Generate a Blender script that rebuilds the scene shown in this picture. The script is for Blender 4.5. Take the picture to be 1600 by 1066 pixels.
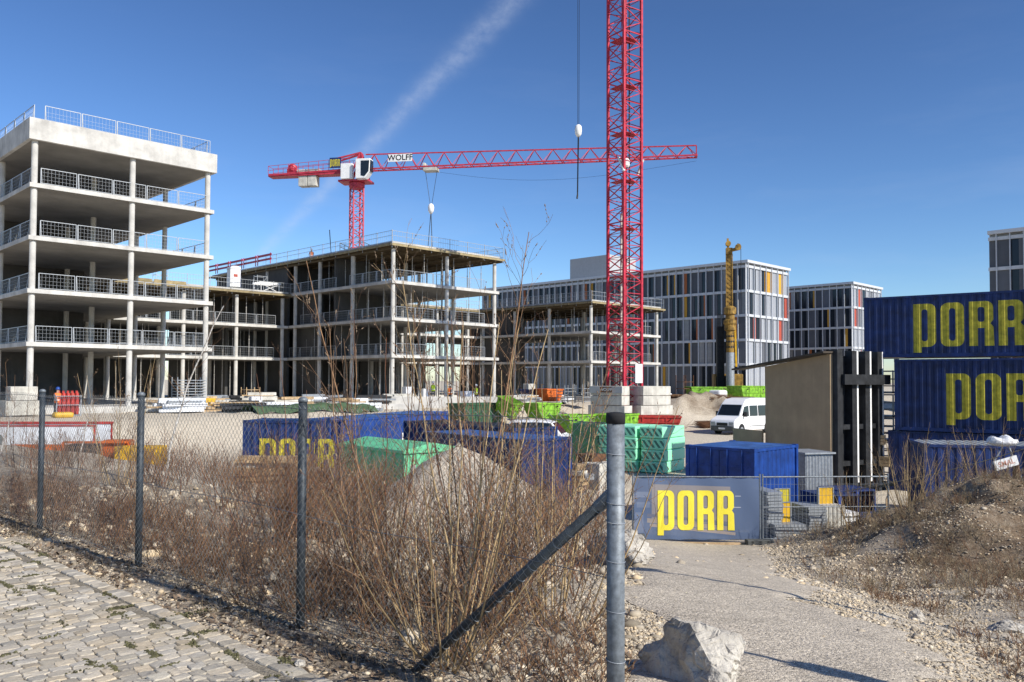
import bpy, bmesh, math, random
import numpy as np
from mathutils import Vector, Matrix

for _o in list(bpy.data.objects):
    bpy.data.objects.remove(_o)
SC = bpy.context.scene
COL = SC.collection
R = math.radians
random.seed(7)
RNG = np.random.default_rng(11)

# ------------------------------------------------------------------ camera
cam_d = bpy.data.cameras.new('camera')
cam = bpy.data.objects.new('camera', cam_d)
COL.objects.link(cam)
SC.camera = cam
cam_d.sensor_width = 36.0
cam_d.lens = 29.25
cam_d.clip_start = 0.05
cam_d.clip_end = 6000
PITCH, ROLL = R(1.8), R(0.25)
cam.location = (0, 0, 1.7)
cam.rotation_euler = (Matrix.Rotation(R(90) + PITCH, 4, 'X') @ Matrix.Rotation(ROLL, 4, 'Z')).to_euler()
cam_d.shift_y = (62 - 1300 * math.tan(PITCH)) / 1600.0

# ------------------------------------------------------------------ light
SUN_AZ = (0.775, -0.632)            # horizontal direction towards the sun
SUN_EL = R(36)
w = bpy.data.worlds.new('World')
SC.world = w
w.use_nodes = True
nt = w.node_tree
bg = nt.nodes['Background']
sky = nt.nodes.new('ShaderNodeTexSky')
sky.sky_type = 'NISHITA'
sky.sun_disc = False
sky.sun_elevation = SUN_EL
sky.sun_rotation = math.atan2(SUN_AZ[0], SUN_AZ[1])
sky.altitude = 500
sky.air_density = 1.0
sky.dust_density = 0.4
sky.ozone_density = 4.5
bg.inputs['Strength'].default_value = 0.066
# high thin cloud: one straight contrail (a great circle) and faint cirrus
def wn(t, **k):
    n = nt.nodes.new(t)
    for a, b in k.items():
        setattr(n, a, b)
    return n
def wmath(op, a, b=None, clamp=False):
    n = wn('ShaderNodeMath', operation=op, use_clamp=clamp)
    for i, v in enumerate((a, b)):
        if v is None:
            continue
        if isinstance(v, (int, float)):
            n.inputs[i].default_value = v
        else:
            nt.links.new(v, n.inputs[i])
    return n.outputs[0]
def pixdir(px, py):
    return Vector(((px - 800) / 1300, 1.0, (595 - py) / 1300)).normalized()
d1, d2 = pixdir(775, 20), pixdir(470, 335)
nrm = d1.cross(d2).normalized()
tc = wn('ShaderNodeTexCoord')
def wdot(v):
    n = wn('ShaderNodeVectorMath', operation='DOT_PRODUCT')
    nt.links.new(tc.outputs['Generated'], n.inputs[0])
    n.inputs[1].default_value = v
    return n.outputs['Value']
def wnoise(scale, detail, sc=(1, 1, 1), rough=0.6):
    m = wn('ShaderNodeMapping')
    nt.links.new(tc.outputs['Generated'], m.inputs['Vector'])
    m.inputs['Scale'].default_value = sc
    n = wn('ShaderNodeTexNoise')
    n.inputs['Scale'].default_value = scale
    n.inputs['Detail'].default_value = detail
    n.inputs['Roughness'].default_value = rough
    nt.links.new(m.outputs[0], n.inputs['Vector'])
    return n.outputs['Fac']
up = wdot((0, 0, 1))
off = wmath('ADD', wdot(nrm), wmath('MULTIPLY', wmath('SUBTRACT', wnoise(9, 5), 0.5), 0.018))
width = wmath('ADD', wmath('MULTIPLY', up, 0.030), 0.004)
rel = wmath('DIVIDE', off, width)
band = wmath('POWER', 2.718, wmath('MULTIPLY', wmath('MULTIPLY', rel, rel), -1.6))
rag = wmath('MULTIPLY', wmath('SUBTRACT', wnoise(48, 6, (1, 1, 1.4), 0.65), 0.16, True), 1.6, True)
con = wmath('MULTIPLY', wmath('MULTIPLY', band, rag), 0.34)
cir = wmath('MULTIPLY', wmath('SUBTRACT', wnoise(3.2, 7, (1.0, 1.0, 5.0), 0.62), 0.52, True), 0.55, True)
low = wmath('SUBTRACT', 1.0, wmath('MULTIPLY', up, 2.2), True)
cir = wmath('MULTIPLY', cir, low)
amt = wmath('ADD', con, cir, True)
amt = wmath('MULTIPLY', amt, wmath('MULTIPLY', up, 30.0, True))
mixc = wn('ShaderNodeMixRGB', blend_type='MIX')
nt.links.new(amt, mixc.inputs[0])
hsv = wn('ShaderNodeGamma')
hsv.inputs['Gamma'].default_value = 1.38
nt.links.new(sky.outputs[0], hsv.inputs['Color'])
nt.links.new(hsv.outputs[0], mixc.inputs[1])
mixc.inputs[2].default_value = (8.5, 9.6, 11.8, 1)
nt.links.new(mixc.outputs[0], bg.inputs['Color'])

sun_d = bpy.data.lights.new('sun', 'SUN')
sun = bpy.data.objects.new('sun', sun_d)
COL.objects.link(sun)
sun_d.energy = 5.0
sun_d.angle = R(0.53)
sun_d.color = (1.0, 0.94, 0.84)
_sd = Vector((SUN_AZ[0] * math.cos(SUN_EL), SUN_AZ[1] * math.cos(SUN_EL), math.sin(SUN_EL)))
sun.rotation_euler = _sd.to_track_quat('Z', 'Y').to_euler()
sun.location = (30, -30, 60)

vs = SC.view_settings
vs.view_transform = 'Standard'
vs.look = 'None'
vs.gamma = 1.0
vs.use_curve_mapping = False
vs.exposure = 0.22

# ------------------------------------------------------------------ materials
def material(name, color, rough=0.8, metal=0.0, var=0.15, scale=3.0, bump=0.0, bscale=None,
             color2=None, randcol=None, rust=0.0, island=0.0, objrand=0.0, spec=0.4, streak=0.0, detail=6.0):
    m = bpy.data.materials.new(name)
    m.use_nodes = True
    t = m.node_tree
    b = t.nodes['Principled BSDF']
    b.inputs['Roughness'].default_value = rough
    b.inputs['Metallic'].default_value = metal
    b.inputs['Specular IOR Level'].default_value = spec
    tcn = t.nodes.new('ShaderNodeTexCoord')
    no = t.nodes.new('ShaderNodeTexNoise')
    no.inputs['Scale'].default_value = scale
    no.inputs['Detail'].default_value = detail
    no.inputs['Roughness'].default_value = 0.65
    t.links.new(tcn.outputs['Object'], no.inputs['Vector'])
    c1 = list(color) + [1]
    if color2 is None:
        c2 = [max(0, c * (1 - 2 * var)) for c in color] + [1]
        c1 = [min(1, c * (1 + var * 0.6)) for c in color] + [1]
    else:
        c2 = list(color2) + [1]
    rp = t.nodes.new('ShaderNodeValToRGB')
    rp.color_ramp.elements[0].position = 0.33
    rp.color_ramp.elements[0].color = c2
    rp.color_ramp.elements[1].position = 0.66
    rp.color_ramp.elements[1].color = c1
    t.links.new(no.outputs['Fac'], rp.inputs[0])
    out = rp.outputs[0]
    def mul(out, fac_socket, lo, hi):
        mr = t.nodes.new('ShaderNodeMapRange')
        mr.inputs['To Min'].default_value = lo
        mr.inputs['To Max'].default_value = hi
        t.links.new(fac_socket, mr.inputs['Value'])
        mx = t.nodes.new('ShaderNodeMixRGB')
        mx.blend_type = 'MULTIPLY'
        mx.inputs[0].default_value = 1
        t.links.new(out, mx.inputs[1])
        t.links.new(mr.outputs[0], mx.inputs[2])
        return mx.outputs[0]
    if streak:
        mp = t.nodes.new('ShaderNodeMapping')
        mp.inputs['Scale'].default_value = (2.5, 2.5, 0.12)
        t.links.new(tcn.outputs['Object'], mp.inputs['Vector'])
        n2 = t.nodes.new('ShaderNodeTexNoise')
        n2.inputs['Scale'].default_value = 2.0
        n2.inputs['Detail'].default_value = 5
        t.links.new(mp.outputs[0], n2.inputs['Vector'])
        out = mul(out, n2.outputs['Fac'], 1 - streak, 1 + streak)
    if rust:
        nr = t.nodes.new('ShaderNodeTexNoise'); nr.inputs['Scale'].default_value = 2.6; nr.inputs['Detail'].default_value = 12; nr.inputs['Roughness'].default_value = .72
        t.links.new(tcn.outputs['Object'], nr.inputs['Vector'])
        rr0 = t.nodes.new('ShaderNodeValToRGB'); rr0.color_ramp.elements[0].position = .70 - rust; rr0.color_ramp.elements[1].position = .75 - rust * .7
        t.links.new(nr.outputs['Fac'], rr0.inputs[0])
        mr0 = t.nodes.new('ShaderNodeMixRGB'); mr0.inputs[2].default_value = (.17, .11, .075, 1)
        t.links.new(rr0.outputs[0], mr0.inputs[0]); t.links.new(out, mr0.inputs[1]); out = mr0.outputs[0]
    if randcol:
        oi = t.nodes.new('ShaderNodeObjectInfo'); gg = t.nodes.new('ShaderNodeNewGeometry')
        ad = t.nodes.new('ShaderNodeMath'); ad.operation = 'ADD'
        t.links.new(oi.outputs['Random'], ad.inputs[0]); t.links.new(gg.outputs['Random Per Island'], ad.inputs[1])
        ml = t.nodes.new('ShaderNodeMath'); ml.operation = 'MULTIPLY'; ml.inputs[1].default_value = 7.31; t.links.new(ad.outputs[0], ml.inputs[0])
        fr = t.nodes.new('ShaderNodeMath'); fr.operation = 'FRACT'; t.links.new(ml.outputs[0], fr.inputs[0])
        rc_ = t.nodes.new('ShaderNodeValToRGB')
        rc_.color_ramp.elements[0].color = (*randcol[0], 1); rc_.color_ramp.elements[1].color = (*randcol[-1], 1)
        for ci, cc in enumerate(randcol[1:-1]):
            e_ = rc_.color_ramp.elements.new((ci + 1) / (len(randcol) - 1)); e_.color = (*cc, 1)
        t.links.new(fr.outputs[0], rc_.inputs[0])
        mxr = t.nodes.new('ShaderNodeMixRGB'); mxr.blend_type = 'MULTIPLY'; mxr.inputs[0].default_value = 1
        t.links.new(out, mxr.inputs[1]); t.links.new(rc_.outputs[0], mxr.inputs[2]); out = mxr.outputs[0]
    if island:
        g = t.nodes.new('ShaderNodeNewGeometry')
        out = mul(out, g.outputs['Random Per Island'], 1 - island, 1 + island)
    if objrand:
        g = t.nodes.new('ShaderNodeObjectInfo')
        out = mul(out, g.outputs['Random'], 1 - objrand, 1 + objrand)
    t.links.new(out, b.inputs['Base Color'])
    if bump:
        n3 = t.nodes.new('ShaderNodeTexNoise')
        n3.inputs['Scale'].default_value = bscale or scale * 6
        n3.inputs['Detail'].default_value = 6
        t.links.new(tcn.outputs['Object'], n3.inputs['Vector'])
        bp = t.nodes.new('ShaderNodeBump')
        bp.inputs['Strength'].default_value = bump
        bp.inputs['Distance'].default_value = 0.05
        t.links.new(n3.outputs['Fac'], bp.inputs['Height'])
        t.links.new(bp.outputs[0], b.inputs['Normal'])
    return m

M = {}
def mk(name, *a, **k):
    M[name] = material(name, *a, **k)
mk('concrete', (.57, .555, .52), .9, var=.16, scale=.7, bump=.15, bscale=6, streak=.16)
mk('soffit_shaded', (.24, .225, .20), .9, var=.14, scale=.35, bump=.1, bscale=3)  # interior shade put into the colour of the slab undersides
mk('concrete_dark', (.085, .083, .08), .95, var=.15, scale=.5, streak=.12)  # core wall concrete darkened to carry the shade of deep interiors
mk('concrete_block', (.56, .54, .48), .9, var=.18, scale=1.2, streak=.22, bump=.2)
mk('formply', (.06, .045, .032), .75, var=.18, scale=1.2, streak=.12)
mk('plybrown', (.40, .285, .17), .7, var=.10, scale=.9, streak=.10)
mk('edge_timber', (.30, .24, .13), .75, var=.2, scale=2, objrand=.25)
mk('joist', (.15, .11, .06), .75, var=.2, scale=2, objrand=.25)  # joist timber darkened to carry the shade under the roof deck
mk('timber', (.46, .33, .19), .85, var=.25, scale=4, objrand=.3)
mk('galv', (.36, .385, .41), .5, .45, var=.15, scale=8)
mk('galv_post', (.20, .225, .25), .55, .3, var=.22, scale=26, bump=.05, bscale=90)
mk('post_dark', (.05, .062, .075), .55, .3, var=.25, scale=18, bump=.08, bscale=60)
mk('wire', (.30, .31, .31), .5, .6, var=.2, scale=5)
mk('railwire', (.40, .42, .44), .5, .4, var=.1, scale=3)
mk('prop', (.45, .43, .40), .6, .4, var=.25, scale=3, objrand=.3)
mk('crane_red', (.50, .022, .05), .5, var=.25, scale=3, streak=.2, rust=.06)
mk('crane_far_red', (.50, .04, .07), .5, var=.2, scale=2, rust=.05)
mk('white', (.80, .80, .79), .5, var=.06, scale=2)
mk('salmon', (.62, .33, .26), .7)
mk('white_paint', (.82, .82, .83), .25, var=.03, scale=2, spec=.5)
mk('black', (.015, .016, .018), .5, var=.2, scale=4)
mk('rubber', (.02, .02, .022), .85, var=.2, scale=6)
mk('dark_steel', (.03, .032, .036), .55, .2, var=.3, scale=3)
mk('glass_car', (.012, .016, .02), .06, spec=.6, var=.1)
mk('glass_blind', (.30, .31, .32), .25, spec=.5, var=.1, objrand=.3)
mk('glass', (.018, .024, .034), .12, spec=.4, var=.15, scale=.4)
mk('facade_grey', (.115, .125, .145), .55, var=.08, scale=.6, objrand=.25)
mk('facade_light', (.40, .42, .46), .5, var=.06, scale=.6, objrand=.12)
mk('fin', (.58, .60, .63), .5, .1, var=.05)
mk('facade_yellow', (.62, .33, .04), .5, var=.06, objrand=.15)
mk('facade_rust', (.42, .13, .04), .5, var=.06, objrand=.2)
mk('facade_red', (.42, .08, .05), .5, var=.06, objrand=.1)
mk('plant_room', (.42, .43, .44), .6, var=.05, streak=.05)
mk('blue', (.010, .031, .135), .48, var=.3, scale=2.4, streak=.22, objrand=.15, rust=.05)  # container blue darkened to carry the shade on faces turned from the sun
mk('blue_bright', (.013, .058, .27), .46, var=.25, scale=2.0, streak=.22, rust=.05)  # lighter copy of the container blue, for the sunlit containers
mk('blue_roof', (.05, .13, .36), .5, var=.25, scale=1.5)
mk('grey_roof', (.50, .54, .57), .45, .3, var=.15, scale=1.5)
mk('porr_yellow', (.58, .49, .04), .5, var=.22, scale=4, rust=.07, streak=.15)
mk('lime', (.20, .44, .03), .6, var=.32, scale=3.5, streak=.25, objrand=.12, rust=.12)
mk('mint', (.14, .52, .27), .55, var=.12, scale=2, streak=.08)
mk('green_dark', (.03, .10, .05), .6, var=.2, scale=2)
mk('orange', (.66, .15, .025), .6, var=.25, scale=3, streak=.15)
mk('orange_vest', (.85, .20, .04), .7, var=.1, scale=5)
mk('yellow_vest', (.65, .85, .05), .7, var=.1, scale=5)
mk('red', (.48, .04, .03), .6, var=.28, scale=3, streak=.2)
mk('yellow', (.68, .40, .02), .5, var=.15, scale=3, streak=.15)
mk('rig_yellow', (.32, .19, .035), .6, var=.4, scale=2, streak=.2)
mk('rust', (.16, .075, .035), .9, var=.35, scale=4)
mk('tarp_white', (.70, .72, .75), .6, var=.08, scale=2)
mk('tarp_green', (.07, .12, .06), .8, var=.2, scale=1.5)
mk('bag', (.74, .74, .75), .8, var=.1, scale=6, bump=.4, bscale=8)
mk('foot_grey', (.10, .105, .10), .85, var=.2, scale=8)
mk('skin', (.45, .27, .2), .6)
mk('trousers', (.04, .045, .06), .85)
mk('bark_tan', (.38, .27, .14), .8, var=.25, scale=9, island=.45)
mk('bark_brown', (.16, .105, .068), .8, randcol=((1, 1, 1), (2.1, 1.8, 1.4), (.38, .36, .36), (1.3, .9, .7)), var=.3, scale=9, island=.35)
mk('bark_red', (.185, .115, .075), .75, randcol=((1, 1, 1), (2.0, 1.9, 1.6), (.36, .34, .34), (1.4, .85, .6)), var=.25, scale=9, island=.35)
mk('birch', (.70, .67, .62), .8, var=.0, scale=22, color2=(.25, .22, .19))
mk('bud', (.24, .17, .11), .8)
mk('straw', (.27, .21, .13), .9, var=.25, scale=9, island=.5)
mk('moss', (.10, .095, .045), .95, var=.3, scale=20, island=.4)
mk('litter', (.19, .135, .09), .95, var=.3, scale=9, island=.6)
mk('pebble', (.62, .555, .45), .9, randcol=((1, .97, .93), (.62, .60, .58), (1, .88, .70), (.92, .88, .82), (.38, .36, .34)), var=.12, scale=20, island=.25, spec=.2)
mk('rock', (.58, .54, .47), .9, var=.0, scale=5.5, color2=(.30, .275, .24), bump=1.0, bscale=16)
mk('cobble', (.51, .465, .39), .85, randcol=((1, .97, .92), (.82, .83, .85), (1.0, .92, .80), (.92, .92, .90)), var=.16, scale=12, objrand=.22, bump=.25, bscale=60, spec=.25)
mk('cobble_far', (.51, .465, .39), .85, randcol=((1, .97, .92), (.82, .83, .85), (1.0, .92, .80), (.92, .92, .90)), var=.16, scale=12, island=.22, bump=.25, bscale=60, spec=.25)

# ------------------------------------------------------------------ helpers
def tag(o, label=None, cat=None, group=None, kind=None):
    if label: o['label'] = label
    if cat: o['category'] = cat
    if group: o['group'] = group
    if kind: o['kind'] = kind
    return o

def thing(name, label, cat, loc=(0, 0, 0), rz=0.0, group=None):
    o = bpy.data.objects.new(name, None)
    o.empty_display_size = 0.2
    COL.objects.link(o)
    o.location = loc
    o.rotation_euler = (0, 0, rz)
    return tag(o, label, cat, group)

def link_mesh(name, me, mat=None, parent=None, loc=None, rz=None):
    o = bpy.data.objects.new(name, me)
    COL.objects.link(o)
    if mat is not None and len(me.materials) == 0:
        me.materials.append(M[mat] if isinstance(mat, str) else mat)
    if parent is not None: o.parent = parent
    if loc is not None: o.location = loc
    if rz is not None: o.rotation_euler = (0, 0, rz)
    return o

class MB:
    def __init__(s):
        s.v, s.f = [], []
    def add(s, vs, fs):
        n = len(s.v)
        s.v.extend([tuple(v) for v in vs])
        s.f.extend([tuple(i + n for i in f) for f in fs])
        return s
    def box(s, x0, x1, y0, y1, z0, z1):
        return s.add([(x0, y0, z0), (x1, y0, z0), (x1, y1, z0), (x0, y1, z0),
                      (x0, y0, z1), (x1, y0, z1), (x1, y1, z1), (x0, y1, z1)],
                     [(0, 3, 2, 1), (4, 5, 6, 7), (0, 1, 5, 4), (1, 2, 6, 5), (2, 3, 7, 6), (3, 0, 4, 7)])
    def bar(s, p, q, a, b=None, up=(0, 0, 1)):
        p, q = Vector(p), Vector(q)
        d = (q - p).normalized()
        u = Vector(up)
        if abs(d.dot(u)) > .98: u = Vector((1, 0, 0))
        x = d.cross(u).normalized()
        y = x.cross(d).normalized()
        b = b or a
        x *= a / 2; y *= b / 2
        return s.add([p - x - y, p + x - y, p + x + y, p - x + y, q - x - y, q + x - y, q + x + y, q - x + y],
                     [(0, 3, 2, 1), (4, 5, 6, 7), (0, 1, 5, 4), (1, 2, 6, 5), (2, 3, 7, 6), (3, 0, 4, 7)])
    def tube(s, p, q, r, r2=None, n=8, caps=True):
        p, q = Vector(p), Vector(q)
        d = (q - p).normalized()
        u = Vector((0, 0, 1)) if abs(d.z) < .98 else Vector((1, 0, 0))
        x = d.cross(u).normalized(); y = x.cross(d)
        r2 = r if r2 is None else r2
        vs = []
        for c, rr in ((p, r), (q, r2)):
            for i in range(n):
                a = 2 * math.pi * i / n
                vs.append(c + x * (rr * math.cos(a)) + y * (rr * math.sin(a)))
        fs = [(i, (i + 1) % n, n + (i + 1) % n, n + i) for i in range(n)]
        if caps:
            fs += [tuple(range(n - 1, -1, -1)), tuple(range(n, 2 * n))]
        return s.add(vs, fs)
    def prism(s, pts, y0, y1, axis='y'):
        n = len(pts)
        if axis == 'y':
            vs = [(a, y0, b) for a, b in pts] + [(a, y1, b) for a, b in pts]
        elif axis == 'x':
            vs = [(y0, a, b) for a, b in pts] + [(y1, a, b) for a, b in pts]
        else:
            vs = [(a, b, y0) for a, b in pts] + [(a, b, y1) for a, b in pts]
        fs = [tuple(range(n)), tuple(range(2 * n - 1, n - 1, -1))]
        fs += [(i, n + i, n + (i + 1) % n, (i + 1) % n) for i in range(n)]
        return s.add(vs, fs)
    def lathe(s, prof, n=16, c=(0, 0, 0)):
        vs = []
        for r, z in prof:
            for i in range(n):
                a = 2 * math.pi * i / n
                vs.append((c[0] + r * math.cos(a), c[1] + r * math.sin(a), c[2] + z))
        fs = []
        for k in range(len(prof) - 1):
            for i in range(n):
                fs.append((k * n + i, k * n + (i + 1) % n, (k + 1) * n + (i + 1) % n, (k + 1) * n + i))
        fs += [tuple(range(n - 1, -1, -1)), tuple(range((len(prof) - 1) * n, len(prof) * n))]
        return s.add(vs, fs)
    def mesh(s, name, smooth=False):
        me = bpy.data.meshes.new(name)
        me.from_pydata(s.v, [], s.f)
        bm = bmesh.new(); bm.from_mesh(me)
        bmesh.ops.recalc_face_normals(bm, faces=bm.faces)
        bm.to_mesh(me); bm.free()
        if smooth:
            me.polygons.foreach_set('use_smooth', [True] * len(me.polygons))
        return me
    def build(s, name, mat, parent=None, loc=None, rz=None, bevel=0.0, smooth=False):
        o = link_mesh(name, s.mesh(name, smooth), mat, parent, loc, rz)
        if bevel:
            b = o.modifiers.new('bevel', 'BEVEL'); b.width = bevel; b.segments = 2; b.limit_method = 'ANGLE'
        return o

def copies(src_mesh, name, parent, places):
    """one object per place, all sharing the mesh; place = (loc, rz)"""
    r = []
    for loc, rz in places:
        r.append(link_mesh(name, src_mesh, None, parent, loc, rz))
    return r

def shared(mb, name, mat, smooth=False):
    me = mb.mesh(name, smooth); me.materials.append(M[mat]); return me

def copy_tree(o, parent=None):
    c = o.copy(); COL.objects.link(c); c.parent = parent
    for ch in list(o.children): copy_tree(ch, c)
    return c

def np_mesh(name, V, F, mat, parent=None):
    """V (n,3) F (m,k) numpy"""
    me = bpy.data.meshes.new(name)
    k = F.shape[1]
    me.vertices.add(len(V)); me.vertices.foreach_set('co', V.astype(np.float32).ravel())
    me.loops.add(F.size); me.loops.foreach_set('vertex_index', F.astype(np.int32).ravel())
    me.polygons.add(len(F))
    me.polygons.foreach_set('loop_start', np.arange(0, F.size, k, dtype=np.int32))
    me.polygons.foreach_set('loop_total', np.full(len(F), k, dtype=np.int32))
    me.update(calc_edges=True)
    return link_mesh(name, me, mat, parent)

def np_tubes(P, Rr, n=3):
    """P (N,K,3) polylines, Rr (N,K) radii -> V, F quads"""
    N, K, _ = P.shape
    D = np.gradient(P, axis=1)
    D /= np.linalg.norm(D, axis=2, keepdims=True) + 1e-9
    ref = np.zeros_like(D); ref[..., 0] = 0.83; ref[..., 1] = 0.41; ref[..., 2] = 0.2
    X = np.cross(D, ref); X /= np.linalg.norm(X, axis=2, keepdims=True) + 1e-9
    Y = np.cross(D, X)
    a = np.arange(n) * 2 * np.pi / n
    V = P[:, :, None, :] + Rr[:, :, None, None] * (X[:, :, None, :] * np.cos(a)[None, None, :, None] + Y[:, :, None, :] * np.sin(a)[None, None, :, None])
    idx = np.arange(N * K * n).reshape(N, K, n)
    i0 = idx[:, :-1, :]; i1 = idx[:, 1:, :]
    F = np.stack([i0, np.roll(i0, -1, 2), np.roll(i1, -1, 2), i1], -1).reshape(-1, 4)
    return V.reshape(-1, 3), F

def join_np(parts):
    Vs, Fs, n = [], [], 0
    for V, F in parts:
        Vs.append(V); Fs.append(F + n); n += len(V)
    return np.concatenate(Vs), np.concatenate(Fs)

# ------------------------------------------------------------------ terrain
FE1 = np.array([-0.7258, 0.6879])     # along the chain link fence, away from the end post
FE2 = np.array([0.6879, 0.7258])      # across the fence, towards the site
FEND = np.array([0.49, 3.93])
BU = 0.70711
def sm(t):
    t = np.clip(t, 0, 1); return t * t * (3 - 2 * t)
def vnoise(x, y, s, seed=0):
    xi = np.floor(x * s).astype(np.int64); yi = np.floor(y * s).astype(np.int64)
    fx = x * s - xi; fy = y * s - yi
    fx = fx * fx * (3 - 2 * fx); fy = fy * fy * (3 - 2 * fy)
    def h(a, b):
        n = (a * 374761393 + b * 668265263 + seed * 974711) & 0x7fffffff
        n = ((n ^ (n >> 13)) * 1274126177) & 0x7fffffff
        return ((n ^ (n >> 16)) & 0xffff) / 65535.0
    return (h(xi, yi) * (1 - fx) + h(xi + 1, yi) * fx) * (1 - fy) + (h(xi, yi + 1) * (1 - fx) + h(xi + 1, yi + 1) * fx) * fy - .5
def fence_q(x, y):
    return (x - FEND[0]) * FE2[0] + (y - FEND[1]) * FE2[1]
def road_mid(y):
    # centre line of the track, and its half width
    return np.interp(y, [-5, 4, 6, 11, 16, 22, 30, 45, 60, 80], [1.2, 1.4, 1.8, 2.8, 3.8, 4.95, 8.0, 12.0, 14.5, 16]), \
           np.interp(y, [-5, 4, 6, 11, 16, 22, 26, 40, 60], [.8, .8, .9, 1.12, 1.35, 1.65, 2.2, 4.0, 5.0])
def height(x, y):
    x = np.asarray(x, float); y = np.asarray(y, float)
    q = fence_q(x, y)
    t = np.clip(q / 19.0, 0, 1)
    e = t - np.sin(2 * np.pi * t) / (2 * np.pi) * 0.45
    pit = -2.9 + 0.9 * sm((y - 42) / 16)
    near = e * -2.9
    h = np.where(y > 35, pit, near)
    h = np.where((y > 30) & (y <= 35), near + (pit - near) * (y - 30) / 5, h)
    h = np.where((q >= 19) & (y <= 42), -2.9, h)
    p = BU * (x + 32.15) - BU * (y - 55)
    p0 = 8 + 10 * sm((x - 8) / 7)
    s = 1 - sm((p - p0) / 7.5)
    s = np.where(y > 20, s, 0)
    h = h + (-0.62 - h) * s
    rc, rw = road_mid(y)
    onroad = 1 - sm((np.abs(x - rc) - rw) / 1.0)
    onroad = np.where(y < 30, onroad, np.maximum(onroad, 0))
    # earth mound right of the track, bank towards the camera side
    m = np.exp(-(np.abs((x - 13.2) / 5.2)) ** 3.2) * np.exp(-(np.abs((y - 19.0) / 4.3)) ** 2.2)
    h = h + 2.2 * m
    m2 = np.exp(-((x - 8.6) / 2.6) ** 2 - ((y - 12.5) / 3.0) ** 2)
    h = h + 0.45 * m2
    # soil heap beside the crane
    m3 = np.exp(-((x - 17.6) / 3.4) ** 4 - ((y - 77) / 3.6) ** 4)
    h = h + 1.15 * m3 * (1 + 1.3 * vnoise(x, y, .45, 71) + 1.1 * vnoise(x, y, 1.2, 72))
    rough = sm((q - 0.25) / 1.5) * (1 - 0.9 * onroad)
    rough = np.where(p < 0, rough * .2, rough)
    nz = vnoise(x, y, .35, 1) * .35 + vnoise(x, y, 1.1, 2) * .16 + vnoise(x, y, 3.3, 3) * .06
    nz = nz + m * (vnoise(x, y, .9, 18) * .5 + vnoise(x, y, 1.9, 8) * .38 + vnoise(x, y, 4.5, 9) * .2)
    fade = np.clip(1.2 - y / 120, 0.0, 1)
    return h + nz * rough * fade + vnoise(x, y, 6.0, 4) * .015

# ------------------------------------------------------------------ ground
def ground_material(name, pale, brown, pscale=26.0, bump=.5, use_attr=True):
    m = bpy.data.materials.new(name); m.use_nodes = True
    t = m.node_tree; b = t.nodes['Principled BSDF']
    b.inputs['Roughness'].default_value = .95
    b.inputs['Specular IOR Level'].default_value = .15
    L = t.links.new
    tcn = t.nodes.new('ShaderNodeTexCoord')
    def noise(sc, det=8, rough=.7):
        n = t.nodes.new('ShaderNodeTexNoise'); n.inputs['Scale'].default_value = sc
        n.inputs['Detail'].default_value = det; n.inputs['Roughness'].default_value = rough
        L(tcn.outputs['Object'], n.inputs['Vector']); return n.outputs['Fac']
    def vor(sc):
        n = t.nodes.new('ShaderNodeTexVoronoi'); n.inputs['Scale'].default_value = sc
        L(tcn.outputs['Object'], n.inputs['Vector']); return n
    def ma(op, a, c, clamp=False):
        n = t.nodes.new('ShaderNodeMath'); n.operation = op; n.use_clamp = clamp
        for i, v in enumerate((a, c)):
            if isinstance(v, (int, float)): n.inputs[i].default_value = v
            else: L(v, n.inputs[i])
        return n.outputs[0]
    def mixc(f, a, c, mode='MIX'):
        n = t.nodes.new('ShaderNodeMixRGB'); n.blend_type = mode
        if isinstance(f, (int, float)): n.inputs[0].default_value = f
        else: L(f, n.inputs[0])
        for i, v in ((1, a), (2, c)):
            if isinstance(v, tuple): n.inputs[i].default_value = v + (1,)
            else: L(v, n.inputs[i])
        return n.outputs[0]
    v1 = vor(pscale)
    v2 = vor(pscale * 2.7)
    sep = t.nodes.new('ShaderNodeSeparateColor'); L(v1.outputs['Color'], sep.inputs[0])
    sep2 = t.nodes.new('ShaderNodeSeparateColor'); L(v2.outputs['Color'], sep2.inputs[0])
    peb = ma('ADD', ma('MULTIPLY', sep.outputs[0], .5), ma('MULTIPLY', sep2.outputs[1], .45))
    peb = ma('ADD', peb, .5)
    big = noise(.8, 10)
    soil = ma('MULTIPLY', ma('SUBTRACT', big, .42), 3.0, True)
    if use_attr:
        at = t.nodes.new('ShaderNodeAttribute'); at.attribute_name = 'soil'
        soil = ma('ADD', ma('MULTIPLY', soil, .45), ma('SUBTRACT', ma('MULTIPLY', at.outputs['Fac'], 1.25), .25), True)
        soil = ma('ADD', soil, ma('MULTIPLY', ma('SUBTRACT', noise(7, 8), .5), .9), True)
    c = mixc(soil, pale, brown)
    c = mixc(1.0, c, peb, 'MULTIPLY')
    L(c, b.inputs['Base Color'])
    hgt = ma('ADD', ma('MULTIPLY', v1.outputs['Distance'], -.5), ma('ADD', ma('MULTIPLY', v2.outputs['Distance'], -.3), noise(14, 8)))
    bp = t.nodes.new('ShaderNodeBump'); bp.inputs['Strength'].default_value = bump; bp.inputs['Distance'].default_value = .03
    L(hgt, bp.inputs['Height']); L(bp.outputs[0], b.inputs['Normal'])
    return m
M['ground'] = ground_material('ground', (.54, .475, .375), (.16, .115, .075))
M['track'] = ground_material('track', (.53, .465, .375), (.39, .34, .275), 34.0, .7, False)
M['gravel_heap'] = ground_material('gravel_heap', (.44, .385, .31), (.36, .31, .25), 22.0, .8, False)

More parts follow.
